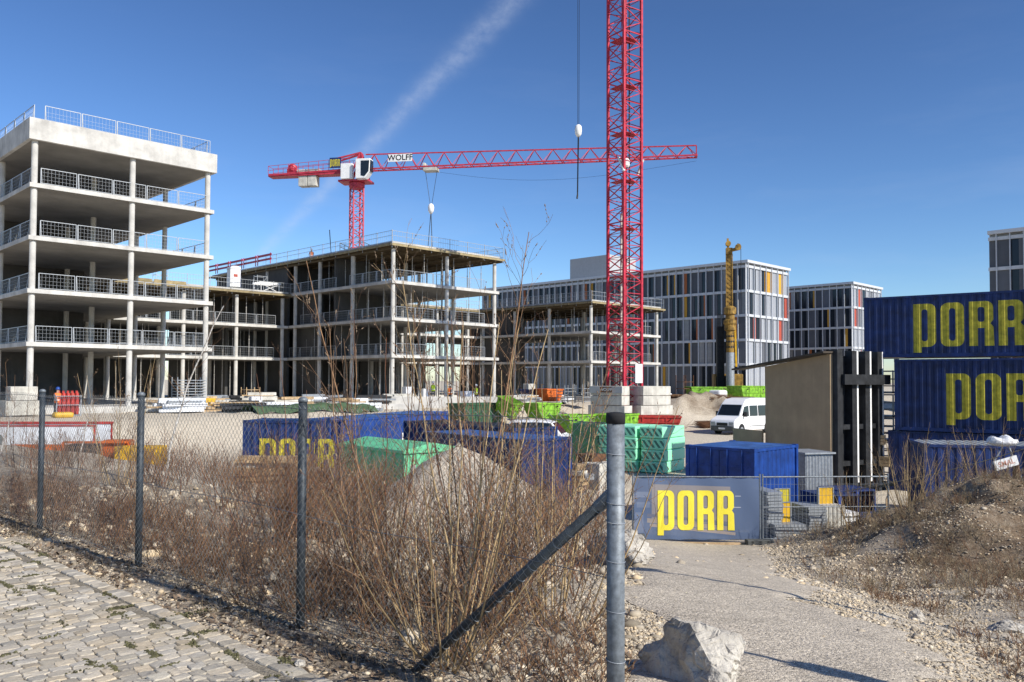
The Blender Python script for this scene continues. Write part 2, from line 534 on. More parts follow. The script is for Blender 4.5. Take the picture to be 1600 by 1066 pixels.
def axis(breaks):
    out = []
    for a, b, st in breaks:
        out += list(np.arange(a, b, st))
    out.append(breaks[-1][1])
    return np.array(out)
gx = axis([(-2500, -400, 300), (-400, -80, 40), (-80, -24, 4), (-24, -9, .6), (-9, 17, .14), (17, 40, .6), (40, 100, 6), (100, 400, 50), (400, 2500, 300)])
gy = axis([(-60, -4, 8), (-4, 2, .6), (2, 26, .14), (26, 100, .8), (100, 200, 10), (200, 600, 80), (600, 3500, 400)])
GX, GY = np.meshgrid(gx, gy)
GZ = height(GX, GY)
nx, ny = len(gx), len(gy)
idx = np.arange(nx * ny).reshape(ny, nx)
F = np.stack([idx[:-1, :-1], idx[:-1, 1:], idx[1:, 1:], idx[1:, :-1]], -1).reshape(-1, 4)
ground = np_mesh('ground', np.stack([GX, GY, GZ], -1).reshape(-1, 3), F, 'ground')
tag(ground, 'pale gravel and brown earth of the building site', None, None, 'structure')
q = fence_q(GX, GY)
p_ = BU * (GX + 32.15) - BU * (GY - 55)
soil = .35 + 0 * GX
soil += .28 * sm((q - .2) / 1.0) * (1 - sm((q - 3.2) / 3.0)) * (GX < 1.0)          # litter under the shrubs
soil += .52 * np.exp(-(np.abs((GX - 12.0) / 6.2)) ** 3) * np.exp(-(np.abs((GY - 17.8) / 5.0)) ** 3)
soil += .30 * np.exp(-(((q + .12) / .2) ** 2)) * (GY < 14)
soil -= .35 * (GY > 30)
rc, rw = road_mid(GY)
soil -= .35 * (1 - sm((np.abs(GX - rc) - rw) / 2.0))
soil += 1.0 * np.exp(-((GX - 17.6) / 4.2) ** 4 - ((GY - 77) / 5.0) ** 4)
soil += vnoise(GX, GY, .8, 21) * .35
at = ground.data.attributes.new('soil', 'FLOAT', 'POINT')
at.data.foreach_set('value', np.clip(soil, 0, 1).astype(np.float32).ravel())
ground.data.polygons.foreach_set('use_smooth', [True] * len(ground.data.polygons))

# track: packed grey surface a little above the ground, ragged edges
rows, cols = 260, 26
ys = 2.4 + (np.linspace(0, 1, rows) ** 1.5) * 42
tt = np.linspace(-1, 1, cols)
rc, rw = road_mid(ys)
wl = rw + vnoise(ys, ys * 0, .9, 5) * .6 + vnoise(ys, ys * 0, 3, 6) * .3 + vnoise(ys, ys * 0, 9, 66) * .2
wr = rw + vnoise(ys, ys * 0 + 9, .8, 7) * .8 + vnoise(ys, ys * 0 + 9, 3, 8) * .4 + vnoise(ys, ys * 0 + 9, 9, 68) * .25
TX = np.where(tt[None, :] < 0, rc[:, None] + tt[None, :] * wl[:, None], rc[:, None] + tt[None, :] * wr[:, None])
TY = np.repeat(ys[:, None], cols, 1)
lift = .028 * (1 - np.abs(tt[None, :]) ** 6) - .004
TZ = height(TX, TY) + lift + .012
ix = np.arange(rows * cols).reshape(rows, cols)
F = np.stack([ix[:-1, :-1], ix[:-1, 1:], ix[1:, 1:], ix[1:, :-1]], -1).reshape(-1, 4)
track = np_mesh('track', np.stack([TX, TY, TZ], -1).reshape(-1, 3), F, 'track')
track.data.polygons.foreach_set('use_smooth', [True] * len(track.data.polygons))
tag(track, 'packed grey gravel track running down to the banner fence', None, None, 'structure')

# ------------------------------------------------------------------ cobbles
pave = bpy.data.objects.new('cobble_pavement', None); COL.objects.link(pave)
# bed sheet
def fpt(s, qq, z=0.0):
    return (FEND[0] + FE1[0] * s + FE2[0] * qq, FEND[1] + FE1[1] * s + FE2[1] * qq, z)
S0, S1, Q0, Q1 = -5.5, 14.0, -7.0, -0.48
bed = MB()
bed.add([fpt(S0, Q0, .0175), fpt(S1, Q0, .0175), fpt(S1, Q1, .0175), fpt(S0, Q1, .0175)], [(0, 1, 2, 3)])
bedo = bed.build('joint_bed', ground_material('joint_sand', (.30, .265, .21), (.10, .085, .06), 50, .5, False), pave)
bpy.data.objects.remove(pave)
bedo.parent = None
pave = bedo; pave.name = 'cobble_pavement'
tag(pave, 'pale granite cobble pavement in front of the wire fence', None, None, 'structure')
def stone_template(rg):
    n = 8
    vs = []
    corners = [(-.5, -.5), (.5, -.5), (.5, .5), (-.5, .5)]
    ring = []
    for a in range(4):
        x0, y0 = corners[a]; x1, y1 = corners[(a + 1) % 4]
        ring.append((x0 * .9 + rg.uniform(-.05, .03) * np.sign(x0), y0 * .9 + rg.uniform(-.05, .03) * np.sign(y0)))
        ring.append(((x0 + x1) / 2 * (1.0 + rg.uniform(-.06, .04)), (y0 + y1) / 2 * (1.0 + rg.uniform(-.06, .04))))
    V = []
    for z, k in ((-.05, 1.03), (.020, 1.03), (.027, .95)):
        for x, y in ring: V.append((x * k, y * k, z + (rg.uniform(-.004, .004) if z > .02 else 0)))
    V.append((0, 0, .028))
    Fq = []
    for k in range(2):
        for i in range(8):
            Fq.append((k * 8 + i, k * 8 + (i + 1) % 8, (k + 1) * 8 + (i + 1) % 8, (k + 1) * 8 + i))
    Ft = [(16 + i, 16 + (i + 1) % 8, 24) for i in range(8)]
    return np.array(V), Fq, Ft
templ = [stone_template(RNG) for _ in range(10)]
tmesh = []
for i, (V, Fq, Ft) in enumerate(templ):
    me = bpy.data.meshes.new('cobblestone')
    me.from_pydata([tuple(v) for v in V], [], Fq + Ft)
    me.materials.append(M['cobble']); me.update(); tmesh.append(me)
stones = []
# border course along the edge, then courses running away from the fence
s = S0
while s < S1:
    L = RNG.uniform(.10, .16)
    stones.append((s + L / 2, Q1 - .06, L * .98, .12, RNG.uniform(-.04, .04))); s += L
s = S0
while s < S1:
    Wd = RNG.uniform(.08, .105)
    qq = Q1 - .125 - RNG.uniform(0, .1)
    while qq > Q0:
        L = RNG.uniform(.08, .14)
        stones.append((s + Wd / 2 + RNG.normal() * .005 + .05 * math.sin(qq * 1.3 + s * .2), qq - L / 2, Wd * .985, L * .985, RNG.normal() * .05)); qq -= L
    s += Wd
vis = []
for st in stones:
    x, y, _ = fpt(st[0], st[1])
    if y < 2.0: continue
    px = 800 + 1300 * x / y; py = 595 + 1300 * 1.68 / y
    if px < -60 or px > 760 or py > 1120: continue
    vis.append((y, x, st))
vis.sort(key=lambda a: a[0])
frz = math.atan2(FE1[1], FE1[0])
far = []
for k, (y, x, st) in enumerate(vis):
    ti = k % 10
    z = .003 + RNG.normal() * .0022 + .004 * float(vnoise(np.array(x), np.array(y), .7, 33))
    if k < 300:
        o = link_mesh('cobblestone', tmesh[ti], None, pave, (x, y, z), frz + st[4])
        o.rotation_euler = (RNG.normal() * .03, RNG.normal() * .03, frz + st[4])
        o.scale = (st[2], st[3], 1)
    else:
        V = templ[ti][0].copy()
        V[:, 0] *= st[2]; V[:, 1] *= st[3]
        V[:, 2] += V[:, 0] * RNG.normal() * .03 + V[:, 1] * RNG.normal() * .03
        a = frz + st[4]; c, sn = math.cos(a), math.sin(a)
        W = np.stack([V[:, 0] * c - V[:, 1] * sn + x, V[:, 0] * sn + V[:, 1] * c + y, V[:, 2] + z], 1)
        far.append((W, templ[ti]))
allv, allf, n0 = [], [], 0
for W, tp in far:
    allv.append(W)
    allf += [tuple(i + n0 for i in f) for f in tp[1] + tp[2]]
    n0 += len(W)
me = bpy.data.meshes.new('far_cobblestones')
me.from_pydata(np.concatenate(allv).tolist(), [], allf)
tag(link_mesh('far_cobblestones', me, 'cobble_far', pave), kind='stuff')

# ------------------------------------------------------------------ pebbles, leaf litter, moss
def ico():
    bm = bmesh.new(); bmesh.ops.create_icosphere(bm, subdivisions=1, radius=1.0)
    V = np.array([v.co[:] for v in bm.verts]); Fc = np.array([[v.index for v in f.verts] for f in bm.faces]); bm.free()
    return V, Fc
IV, IF = ico()
def scatter(name, X, Y, size, mat, label, flat=.6, sink=.25, zoff=None):
    N = len(X)
    V = np.repeat(IV[None], N, 0) * (1 + RNG.uniform(-.42, .35, (N, len(IV), 1)))
    V *= np.stack([RNG.uniform(.7, 1.35, N), RNG.uniform(.7, 1.2, N), RNG.uniform(flat * .6, flat * 1.3, N)], 1)[:, None, :]
    a = RNG.uniform(0, 6.283, N); c, s_ = np.cos(a)[:, None], np.sin(a)[:, None]
    vx = V[..., 0] * c - V[..., 1] * s_; vy = V[..., 0] * s_ + V[..., 1] * c
    V = np.stack([vx, vy, V[..., 2]], -1) * size[:, None, None]
    Z = height(X, Y) if zoff is None else zoff
    V += np.stack([X, Y, Z + size * sink], 1)[:, None, :]
    Fc = (IF[None] + (np.arange(N) * len(IV))[:, None, None]).reshape(-1, 3)
    o = np_mesh(name, V.reshape(-1, 3), Fc, mat)
    return tag(o, label, None, None, 'stuff')
def infrustum(X, Y, x0=-40, x1=1660):
    px = 800 + 1300 * X / np.maximum(Y, .1)
    return (Y > 3.2) & (px > x0) & (px < x1)
# 1: right bank and track edges
N = 210000
Y = 3.6 + 19 * RNG.random(N) ** 1.5
px = RNG.uniform(900, 1640, N)
X = (px - 800) / 1300 * Y
rc, rw = road_mid(Y)
dr = np.abs(X - rc) - rw
pr = np.where(dr < 0, .28 + .6 * np.exp(dr / .45), np.where(X > rc, np.exp(-dr / 4.0), np.exp(-dr / 1.4)))
pr = np.maximum(pr, .5 * np.exp(-(np.abs((X - 12.0) / 6.5)) ** 3) * np.exp(-(np.abs((Y - 17.5) / 6)) ** 3))
pr *= .35 + .65 * (vnoise(X, Y, 1.3, 41) > -.12)
k = (RNG.random(N) < pr) & (fence_q(X, Y) > -.6)
X, Y = X[k], Y[k]
dr = (np.abs(X - np.interp(Y, [0, 1], [0, 0])) * 0)
sz = np.clip(RNG.lognormal(-5.05, .55, len(X)), .0035, .05) * np.where(Y > 11, 1.7, 1.0)
scatter('loose_gravel', X, Y, sz, 'pebble', 'loose pale gravel along the track and its bank')
# 2: verge between cobbles and fence, and the ground behind the fence
N = 80000
S = RNG.uniform(-1.0, 12.5, N); Q = np.where(RNG.random(N) < .35, RNG.uniform(-.55, .05, N), RNG.uniform(-.1, 7.5, N))
X = FEND[0] + FE1[0] * S + FE2[0] * Q; Y = FEND[1] + FE1[1] * S + FE2[1] * Q
pr = .40 + .6 * (vnoise(X, Y, 1.1, 43) > -.05)
pr *= np.where((Q < 0) & (Q > -.56), .42, .75)
k = infrustum(X, Y, -40, 1010) & (RNG.random(N) < pr)
X, Y, Q = X[k], Y[k], Q[k]
sz = np.clip(RNG.lognormal(-4.85, .5, len(X)), .0035, .035)
sz = np.where((Q > .3) & (RNG.random(len(X)) < .03), RNG.uniform(.03, .09, len(X)), sz)
scatter('verge_gravel', X, Y, sz, 'pebble', 'pale crushed gravel on the verge along the wire fence')
# leaf litter flakes
def flakes(name, X, Y, size, mat, label, tilt=.5, lift=.012):
    N = len(X)
    base = np.array([[-1, -.45, 0], [0, -.6, .12], [1, 0, 0], [0, .6, .12], [-1, .45, 0]])
    V = np.repeat(base[None], N, 0) * size[:, None, None]
    a = RNG.uniform(0, 6.283, N); c, s_ = np.cos(a)[:, None], np.sin(a)[:, None]
    tl = RNG.normal(0, tilt, N)[:, None]
    V[..., 2] += V[..., 0] * tl
    vx = V[..., 0] * c - V[..., 1] * s_; vy = V[..., 0] * s_ + V[..., 1] * c
    V = np.stack([vx, vy, V[..., 2]], -1)
    V += np.stack([X, Y, height(X, Y) + lift], 1)[:, None, :]
    Fc = (np.arange(5)[None] + (np.arange(N) * 5)[:, None])
    return tag(np_mesh(name, V.reshape(-1, 3), Fc, mat), label, None, None, 'stuff')
N = 20000
S = RNG.uniform(-1.0, 12.5, N); Q = RNG.normal(.35, .75, N)
k = (Q > -.55) & (Q < 4)
S, Q = S[k], Q[k]
X = FEND[0] + FE1[0] * S + FE2[0] * Q; Y = FEND[1] + FE1[1] * S + FE2[1] * Q
k = infrustum(X, Y, -40, 990) & (vnoise(X, Y, 1.7, 47) > -.17)
X, Y = X[k], Y[k]
flakes('leaf_litter', X, Y, RNG.uniform(.008, .026, len(X)), 'litter', 'brown dead leaves and litter along the foot of the wire fence')
# moss cushions in the cobble joints
tv, ct = [], 0
X, Y, Z = [], [], []
for k in range(60):
    st = vis[int(RNG.integers(0, len(vis)))]
    x, y, _ = fpt(st[2][0] + st[2][2] / 2, st[2][1] + st[2][3] / 2)
    n = int(RNG.integers(20, 110)); r = RNG.uniform(.015, .055)
    an = frz + (0 if RNG.random() < .5 else math.pi / 2)
    l = RNG.normal(0, r * 1.6, n); ww = RNG.normal(0, r * .45, n)
    X += list(x + l * math.cos(an) - ww * math.sin(an)); Y += list(y + l * math.sin(an) + ww * math.cos(an)); Z += [.024] * n
X, Y, Z = map(np.array, (X, Y, Z))
scatter('moss', X, Y, RNG.uniform(.004, .011, len(X)), 'moss', 'olive moss cushions growing in the cobble joints', 1.0, .4, Z)

# ------------------------------------------------------------------ boulders and heap
def boulder(name, label, loc, size, seed, group=None, mat='rock', cuts=14, rz=0.0, extra=()):
    rg = np.random.default_rng(seed)
    bm = bmesh.new(); bmesh.ops.create_cube(bm, size=2.0)
    bmesh.ops.subdivide_edges(bm, edges=bm.edges, cuts=1, use_grid_fill=True)
    for v in bm.verts: v.co = v.co.normalized() * (.55 + .45 * max(abs(v.co.x), abs(v.co.y), abs(v.co.z)) / max(v.co.length, .1) * 1.3)
    cutl = []
    for _ in range(cuts):
        n = Vector(rg.normal(size=3)); n.z = n.z * .7 + .15; n.normalize()
        cutl.append((n, rg.uniform(.62, .86)))
    cutl += [(Vector(e[:3]).normalized(), e[3]) for e in extra]
    for n, off_ in cutl:
        r = bmesh.ops.bisect_plane(bm, geom=bm.verts[:] + bm.edges[:] + bm.faces[:], plane_co=n * off_, plane_no=n, clear_outer=True)
        ed = [e for e in r['geom_cut'] if isinstance(e, bmesh.types.BMEdge)]
        try: bmesh.ops.contextual_create(bm, geom=ed)
        except Exception: pass
    bmesh.ops.triangulate(bm, faces=bm.faces)
    for _ in range(4): bmesh.ops.subdivide_edges(bm, edges=[e for e in bm.edges if e.calc_length() > .05], cuts=1)
    bmesh.ops.triangulate(bm, faces=bm.faces)
    bm.normal_update()
    V = np.array([v.co[:] for v in bm.verts])
    d = vnoise(V[:, 0] + V[:, 2] * .7, V[:, 1] - V[:, 2], 2.2, seed) * .18 + vnoise(V[:, 0] - V[:, 2], V[:, 1] + V[:, 0], 6, seed + 1) * .12 + vnoise(V[:, 0] + V[:, 1] * 2, V[:, 2] * .6, 13, seed + 2) * .08 + vnoise(V[:, 0] * 1.3 + V[:, 2], V[:, 1] - V[:, 2] * .5, 28, seed + 3) * .035
    for v, dd in zip(bm.verts, d): v.co += v.normal * float(dd)
    for v in bm.verts: v.co = Vector((v.co.x * size[0], v.co.y * size[1], v.co.z * size[2]))
    me = bpy.data.meshes.new(name); bm.to_mesh(me); bm.free()
    o = link_mesh(name, me, mat, None, loc, rz)
    return tag(o, label, 'boulder', group)
def gz(x, y): return float(height(np.array(x), np.array(y)))
boulder('boulder', 'large pale limestone boulder beside the foot of the steel end post', (1.03, 4.98, gz(1.03, 4.98) + .10), (.40, .36, .31), 6, rz=0, extra=((-.86, -.45, .18, .12), (-.5, -.85, .3, .5)))
boulder('boulder', 'smaller pale rock at the track edge behind the steel post', (1.42, 11.0, gz(1.42, 11) + .16), (.46, .4, .34), 9)
boulder('boulder', 'low flat rock half buried on the gravel bank right of track', (5.2, 8.7, gz(5.2, 8.7) + .02), (.30, .2, .1), 13)
boulder('boulder', 'dark little stone lying at the edge of the gravel bank', (4.45, 9.2, gz(4.45, 9.2) + .05), (.10, .09, .09), 17)
boulder('boulder', 'white fist sized stone on the verge beside the cobbles', (-1.25, 4.98, gz(-1.25, 4.98) + .02), (.045, .03, .025), 19)
boulder('boulder', 'white rubble lump among twigs behind the sloping brace', (.1, 10.5, gz(.1, 10.5) + .1), (.32, .3, .24), 23)

hp = MB(); rings, seg = 26, 64
hr = 3.0
Vh = [(0, 0, 2.15)]
for i in range(1, rings + 1):
    r = hr * i / rings
    for j in range(seg):
        a = 2 * math.pi * j / seg
        rr = r * (1 + .12 * math.sin(a * 2 + 1) + .06 * math.sin(a * 5))
        z = 2.15 * max(0, 1 - (i / rings)) ** .92 - .08 * (i == rings)
        x, y = rr * math.cos(a), rr * math.sin(a)
        z += float(vnoise(np.array(x), np.array(y), 1.2, 51)) * .18 + float(vnoise(np.array(x), np.array(y), 4, 52)) * .06
        Vh.append((x, y, z if i < rings else -.25))
Fh = [(0, 1 + j, 1 + (j + 1) % seg) for j in range(seg)]
for i in range(rings - 1):
    for j in range(seg):
        a = 1 + i * seg + j; b = 1 + i * seg + (j + 1) % seg
        Fh.append((a, a + seg, b + seg, b))
hp.add(Vh, Fh)
ho = hp.build('gravel_heap', 'gravel_heap', None, (-1.5, 23.6, gz(-1.5, 23.6) - .02), smooth=True)
tag(ho, 'conical heap of brown gravel behind the shrubs in front of mint box', 'gravel heap')

# ------------------------------------------------------------------ unfinished concrete buildings
GF = [4.15, 7.70, 11.26, 14.80, 18.0]
ORG = Vector((-32.15, 55.0))
def uv(u, v):
    return (ORG.x + BU * (u - v), ORG.y + BU * (u + v))
def guard_mesh(L=2.3, h=1.08, name='guard_panel'):
    m = MB()
    t = .036
    m.bar((.03, 0, 0), (.03, 0, h), t); m.bar((L - .03, 0, 0), (L - .03, 0, h), t)
    m.bar((.03, 0, h), (L - .03, 0, h), .04); m.bar((.03, 0, .08), (L - .03, 0, .08), .035)
    n = int(L / .22)
    for i in range(1, n): m.bar((L * i / n, 0, .08), (L * i / n, 0, h), .008)
    for z in (.33, .58, .83): m.bar((.03, 0, z), (L - .03, 0, z), .008)
    m.bar((.14, .1, 0), (.05, 0, h), .035)
    return shared(m, name, 'railwire')
GUARD = guard_mesh()
def rail_mesh(L=2.4, h=1.2):
    m = MB()
    m.bar((0, 0, -.5), (0, 0, h), .05)
    m.bar((0, 0, h - .08), (L, 0, h - .08), .035); m.bar((0, 0, h * .55), (L, 0, h * .55), .03); m.bar((0, 0, .12), (L, 0, .12), .03)
    for i in range(1, 8): m.bar((L * i / 8, 0, .1), (L * i / 8, 0, h - .1), .012)
    return shared(m, 'edge_rail', 'railwire')
RAIL = rail_mesh()
PROPM = {}
def prop_mesh(h):
    k = round(h, 2)
    if k not in PROPM:
        m = MB()
        m.box(-.09, .09, -.09, .09, 0, .015); m.tube((0, 0, .015), (0, 0, h * .6), .042, n=6)
        m.tube((0, 0, h * .6), (0, 0, h - .015), .03, n=6); m.box(-.09, .09, -.09, .09, h - .015, h)
        m.tube((0, 0, h * .6 - .05), (0, 0, h * .6 + .05), .06, n=6)
        PROPM[k] = shared(m, 'steel_prop', 'prop')
    return PROPM[k]
COLM = {}
def col_mesh(h, r, mat):
    k = (round(h, 2), r, mat)
    if k not in COLM:
        m = MB(); m.tube((0, 0, 0), (0, 0, h), r, n=14)
        COLM[k] = shared(m, 'column', mat)
    return COLM[k]

def building(label, u0, v0, ul, vl, nf, ucols, vcols, roof, walls=(), props=0, seed=1, over=.32, guardsides='uv', zs=0.0, colmat='concrete', r=.20, guardskip=0.0):
    rg = random.Random(seed)
    x, y = uv(u0, v0)
    t = thing('concrete_building', label, 'building', (x, y, 0), R(45))
    T = .30
    g = MB().box(-.25, ul + .25, -.25, vl, -1.3, -.25); g.build('ground_slab', 'concrete', t, bevel=.02)
    levels = [-.25] + [z + zs for z in GF[:nf]]
    for i, z in enumerate(levels[1:]):
        last = (i == nf - 1)
        if not last or roof == 'slab':
            MB().box(0, ul, 0, vl, z - T, z - .004).build('floor_slab', 'concrete', t, bevel=.012)
            MB().box(.04, ul - .04, .04, vl - .04, z - T - .012, z - T - .002).build('soffit', 'soffit_shaded', t)
        else:
            # shuttered roof: thin deck on timber joists on steel props
            MB().box(-.3, ul + .3, -.3, vl + .3, z - .12, z - .04).build('formwork_deck', 'formply', t)
            MB().box(-.02, ul + .02, -.02, vl, z - .036, z + .16).build('fresh_slab', 'concrete', t)
            jm = shared(MB().box(-.45, ul + .45, -.04, .04, -.2, 0), 'formwork_joist', 'joist')
            MB().box(-.4, ul + .4, -.5, -.46, z - .32, z - .1).build('edge_board', 'edge_timber', t)
            MB().box(-.5, -.46, -.4, vl, z - .32, z - .1).build('edge_board', 'edge_timber', t)
            n = int(vl / .75)
            copies(jm, 'formwork_joist', t, [((rg.uniform(-.15, .15), .2 + vl * k / n, z - .124), 0) for k in range(n)])
            km = shared(MB().box(-.05, .05, -.5, vl * .98, -.2, 0), 'formwork_beam', 'joist')
            copies(km, 'formwork_beam', t, [((.12 + (ul - .24) * k / 5, rg.uniform(-.2, .1), z - .328), 0) for k in range(6)])
    # columns
    for i in range(nf):
        z0, z1 = levels[i], levels[i + 1]
        h = z1 - T - z0 - .015 if not (i == nf - 1 and roof != 'slab') else z1 - z0 - .53
        me = col_mesh(h, r, colmat)
        pl = []
        for a in ucols:
            for b in vcols:
                pl.append(((a, b, z0), 0))
        copies(me, 'column', t, pl)
        if props and i >= nf - props:
            hp_ = h
            pm = prop_mesh(round(hp_, 2))
            pl = []
            for a in np.arange(1.0, ul - .5, 1.9):
                for b in list(np.arange(.9, min(vl * .6, 17), 2.3)):
                    if rg.random() < .85: pl.append(((a + rg.uniform(-.3, .3), b + rg.uniform(-.4, .4), z0), 0))
            copies(pm, 'steel_prop', t, pl)
    # guard panels along the two faces
    for i in range(1, nf + (0 if roof != 'slab' else 0)):
        z = levels[i]
        pl = []
        a = .5 + rg.uniform(0, .3)
        while a + 2.3 < ul:
            if rg.random() >= guardskip: pl.append(((a, .22, z), 0))
            a += 2.34
        if 'v' in guardsides:
            b = .5
            while b + 2.3 < min(vl, 21):
                if rg.random() >= guardskip: pl.append(((.22, b, z), R(90)))
                b += 2.34
        if 'r' in guardsides:
            b = .5
            while b + 2.3 < min(vl, 16):
                pl.append(((ul - .22, b, z), R(90))); b += 2.34
        copies(GUARD, 'guard_panel', t, pl)
    for (a0, a1, b0, b1, i0, i1) in walls:
        for i in range(i0, i1):
            MB().box(a0, a1, b0, b1, levels[i], levels[i + 1] - T - .014).build('core_wall', 'concrete_dark', t)  # core walls, several back ones added to darken interiors and block the sky
    return t, levels

# left finger, five storeys, finished shell with a parapet
tA, lv = building('tall bare concrete shell with five open floors and white parapet at left edge', 0, 0, 12.8, 33, 5,
    (.35, 6.75, 12.4), (.35, 8.3, 14.4, 21, 27, 32.4), 'slab',
    walls=((.8, 8.3, 15.0, 15.3, 0, 5), (.8, 1.1, 15.3, 26, 0, 5), (8.0, 8.3, 15.3, 24, 0, 5), (.5, 12.4, 31, 31.3, 0, 3), (8.6, 10.8, 27.5, 27.8, 0, 4)), guardsides='uvr', seed=3)
zt = 18.0
par = MB()
par.box(-.12, 12.92, -.12, .14, zt - .32, 19.13); par.box(-.12, .14, .144, 33.0, zt - .32, 19.13); par.box(12.66, 12.92, .144, 33.0, zt - .32, 19.13); par.box(.144, 12.656, 32.7, 33.0, zt, 19.13)
par.build('parapet', 'concrete', tA, bevel=.015)
PARG = guard_mesh(2.3, 1.25)
pl = [((.9 + 2.34 * k, .35, 18.95), 0) for k in range(5)] + [((.35, .6 + 2.34 * k, 18.95), R(90)) for k in range(9)] + [((12.45, .6 + 2.34 * k, 18.95), R(90)) for k in range(9)]
copies(PARG, 'guard_panel', tA, pl)

# middle finger
tC, lvC = building('open concrete frame with shuttered roof in the middle of the picture', 31.6, 2.3, 14.2, 38, 4,
    (.35, 7.1, 13.8), (.35, 7.1, 13.2, 18.2, 24.5, 31, 37), 'form',
    walls=((.6, 6.6, 10.6, 10.9, 1, 4), (8.2, 13.9, 17, 17.3, 0, 3), (1.0, 8.2, 19, 19.3, 0, 4), (1.0, 1.3, 14.0, 19.0, 0, 3), (8.3, 13.9, 26, 26.3, 0, 4), (1, 8.2, 27, 27.3, 0, 4), (0.4, .7, 20, 37, 0, 4), (9.5, 9.8, 19, 30, 0, 2)), props=4, seed=5, guardsides='uv', guardskip=.1)
# right finger
tE, lvE = building('low open concrete frame with shuttered deck behind the red crane mast', 60.4, 1.6, 14.2, 36, 3,
    (.35, 7.1, 13.8), (.35, 7.1, 13.2, 19.2, 25.5, 35), 'form',
    walls=((.8, 13.4, 24, 24.3, 0, 3), (.5, .8, 14, 24, 0, 3)), props=3, seed=8, guardsides='u', guardskip=.25)
# links
tL, lvL = building('low linking concrete wing between the tall shell and middle frame', 12.95, 21.2, 18.5, 13, 3,
    (1.6, 6.9, 12.6, 18.0), (.35, 6.5, 12.6), 'form', walls=((.3, 8.5, 11, 11.3, 0, 3), (9, 18.2, 8.6, 8.9, 0, 3), (13.2, 13.5, 4, 8.6, 0, 3)), props=3, seed=12, guardsides='u', zs=-.03)
tL2, lvL2 = building('low linking concrete wing behind the middle frame, left of red mast', 46.0, 21.2, 14.2, 13, 3,
    (1.6, 7.2, 12.6), (.35, 6.5, 12.6), 'form', walls=((.3, 13.9, 11, 11.3, 0, 3),), props=3, seed=14, guardsides='u', zs=-.03)
def roof_rails(t, ul, vl, z, left=True, right=False):
    pl = [((-.25 + 2.4 * k, -.28, z), 0) for k in range(int(ul / 2.4) + 1)]
    if left: pl += [((-.28, -.28 + 2.4 * k, z), R(90)) for k in range(int(vl / 2.4))]
    if right: pl += [((ul + .28, -.28 + 2.4 * k, z), R(90)) for k in range(int(vl / 2.4))]
    copies(RAIL, 'edge_rail', t, pl)
roof_rails(tC, 14.2, 38, lvC[-1], True, True)
roof_rails(tE, 14.2, 20, lvE[-1], True, True)
roof_rails(tL, 18.5, 12, lvL[-1], False, False)
roof_rails(tL2, 14.0, 12, lvL2[-1], False, False)
# guard boards painted red on the far end of the roofs
bmr = shared(MB().box(0, 3.2, -.03, .03, .45, .68).box(0, 3.2, -.03, .03, .95, 1.18).box(.1, .18, .031, .1, 0, 1.25).box(3.0, 3.08, .031, .1, 0, 1.25), 'guard_board', 'crane_far_red')
copies(bmr, 'guard_board', tC, [((-.55, 22 + 3.4 * k, lvC[-1] + .1), R(90)) for k in range(5)])
bmr2 = shared(MB().box(0, 3.2, -.03, .03, .1, .55), 'edge_shutter', 'edge_timber')
copies(bmr2, 'edge_shutter', tL, [((.2 + 3.4 * k, -.36, lvL[-1] - .25), 0) for k in range(2)])
# scaffold frames and table formwork lying on the link roof
sf = MB()
for x_ in (0, 1.2):
    for y_ in (0, .8): sf.bar((x_, y_, 0), (x_, y_, 2.0), .05)
for z_ in (.3, 1.0, 1.9):
    sf.bar((0, 0, z_), (1.2, 0, z_), .04); sf.bar((0, .8, z_), (1.2, .8, z_), .04); sf.bar((0, 0, z_), (0, .8, z_), .04); sf.bar((1.2, 0, z_), (1.2, .8, z_), .04)
sf.bar((0, 0, .3), (1.2, 0, 1.9), .035)
sfm = shared(sf, 'scaffold_tower', 'railwire')
for (u_, v_, lab) in ((29.2, 24.0, 'small steel scaffold tower on link roof right of the toilet cabin'), (18.0, 24.0, 'small steel scaffold tower on link roof left of the toilet cabin')):
    o = link_mesh('scaffold_tower', sfm, None, None, (*uv(u_, v_), 11.26 - .03 + .16), R(45)); tag(o, lab, 'scaffold')
tb = MB()
for k in range(4): tb.box(0, 2.6, .5 * k, .5 * k + .1, .9, 1.1)
tb.bar((.2, 0, 0), (.2, 0, .9), .06); tb.bar((2.4, 0, 0), (2.4, 0, .9), .06); tb.bar((.2, 1.5, 0), (.2, 1.5, .9), .06); tb.bar((2.4, 1.5, 0), (2.4, 1.5, .9), .06)
tb.bar((.2, 0, 0), (2.4, 0, .9), .05); tb.bar((2.4, 0, 0), (.2, 0, .9), .05)
o = tb.build('formwork_table', 'white', None, (*uv(28.6, 22.4), 11.39), R(45)); tag(o, 'white folding formwork table on the link roof by middle frame', 'formwork table')
# portable toilet on the link roof
tl = thing('portable_toilet', 'white portable toilet cabin with blue side on the link roof', 'toilet cabin', (*uv(25.4, 22.0), 11.39), R(38))
MB().box(-.55, .55, -.55, .55, .12, 2.05).build('cabin', 'white', tl, bevel=.04)
MB().prism([(-.6, 2.054), (.6, 2.054), (.5, 2.28), (.2, 2.38), (-.2, 2.38), (-.5, 2.28)], -.6, .6).build('roof', 'tarp_white', tl, bevel=.03)
MB().box(.554, .58, -.5, .5, .2, 1.98).build('side_panel', 'blue_bright', tl)
MB().box(-.42, .42, -.585, -.554, .2, 1.95).build('door', 'white_paint', tl)
MB().box(-.22, .22, -.60, -.587, 1.2, 1.5).build('notice', 'facade_red', tl)
MB().box(-.6, .6, -.6, .6, 0, .116).build('skid', 'foot_grey', tl)

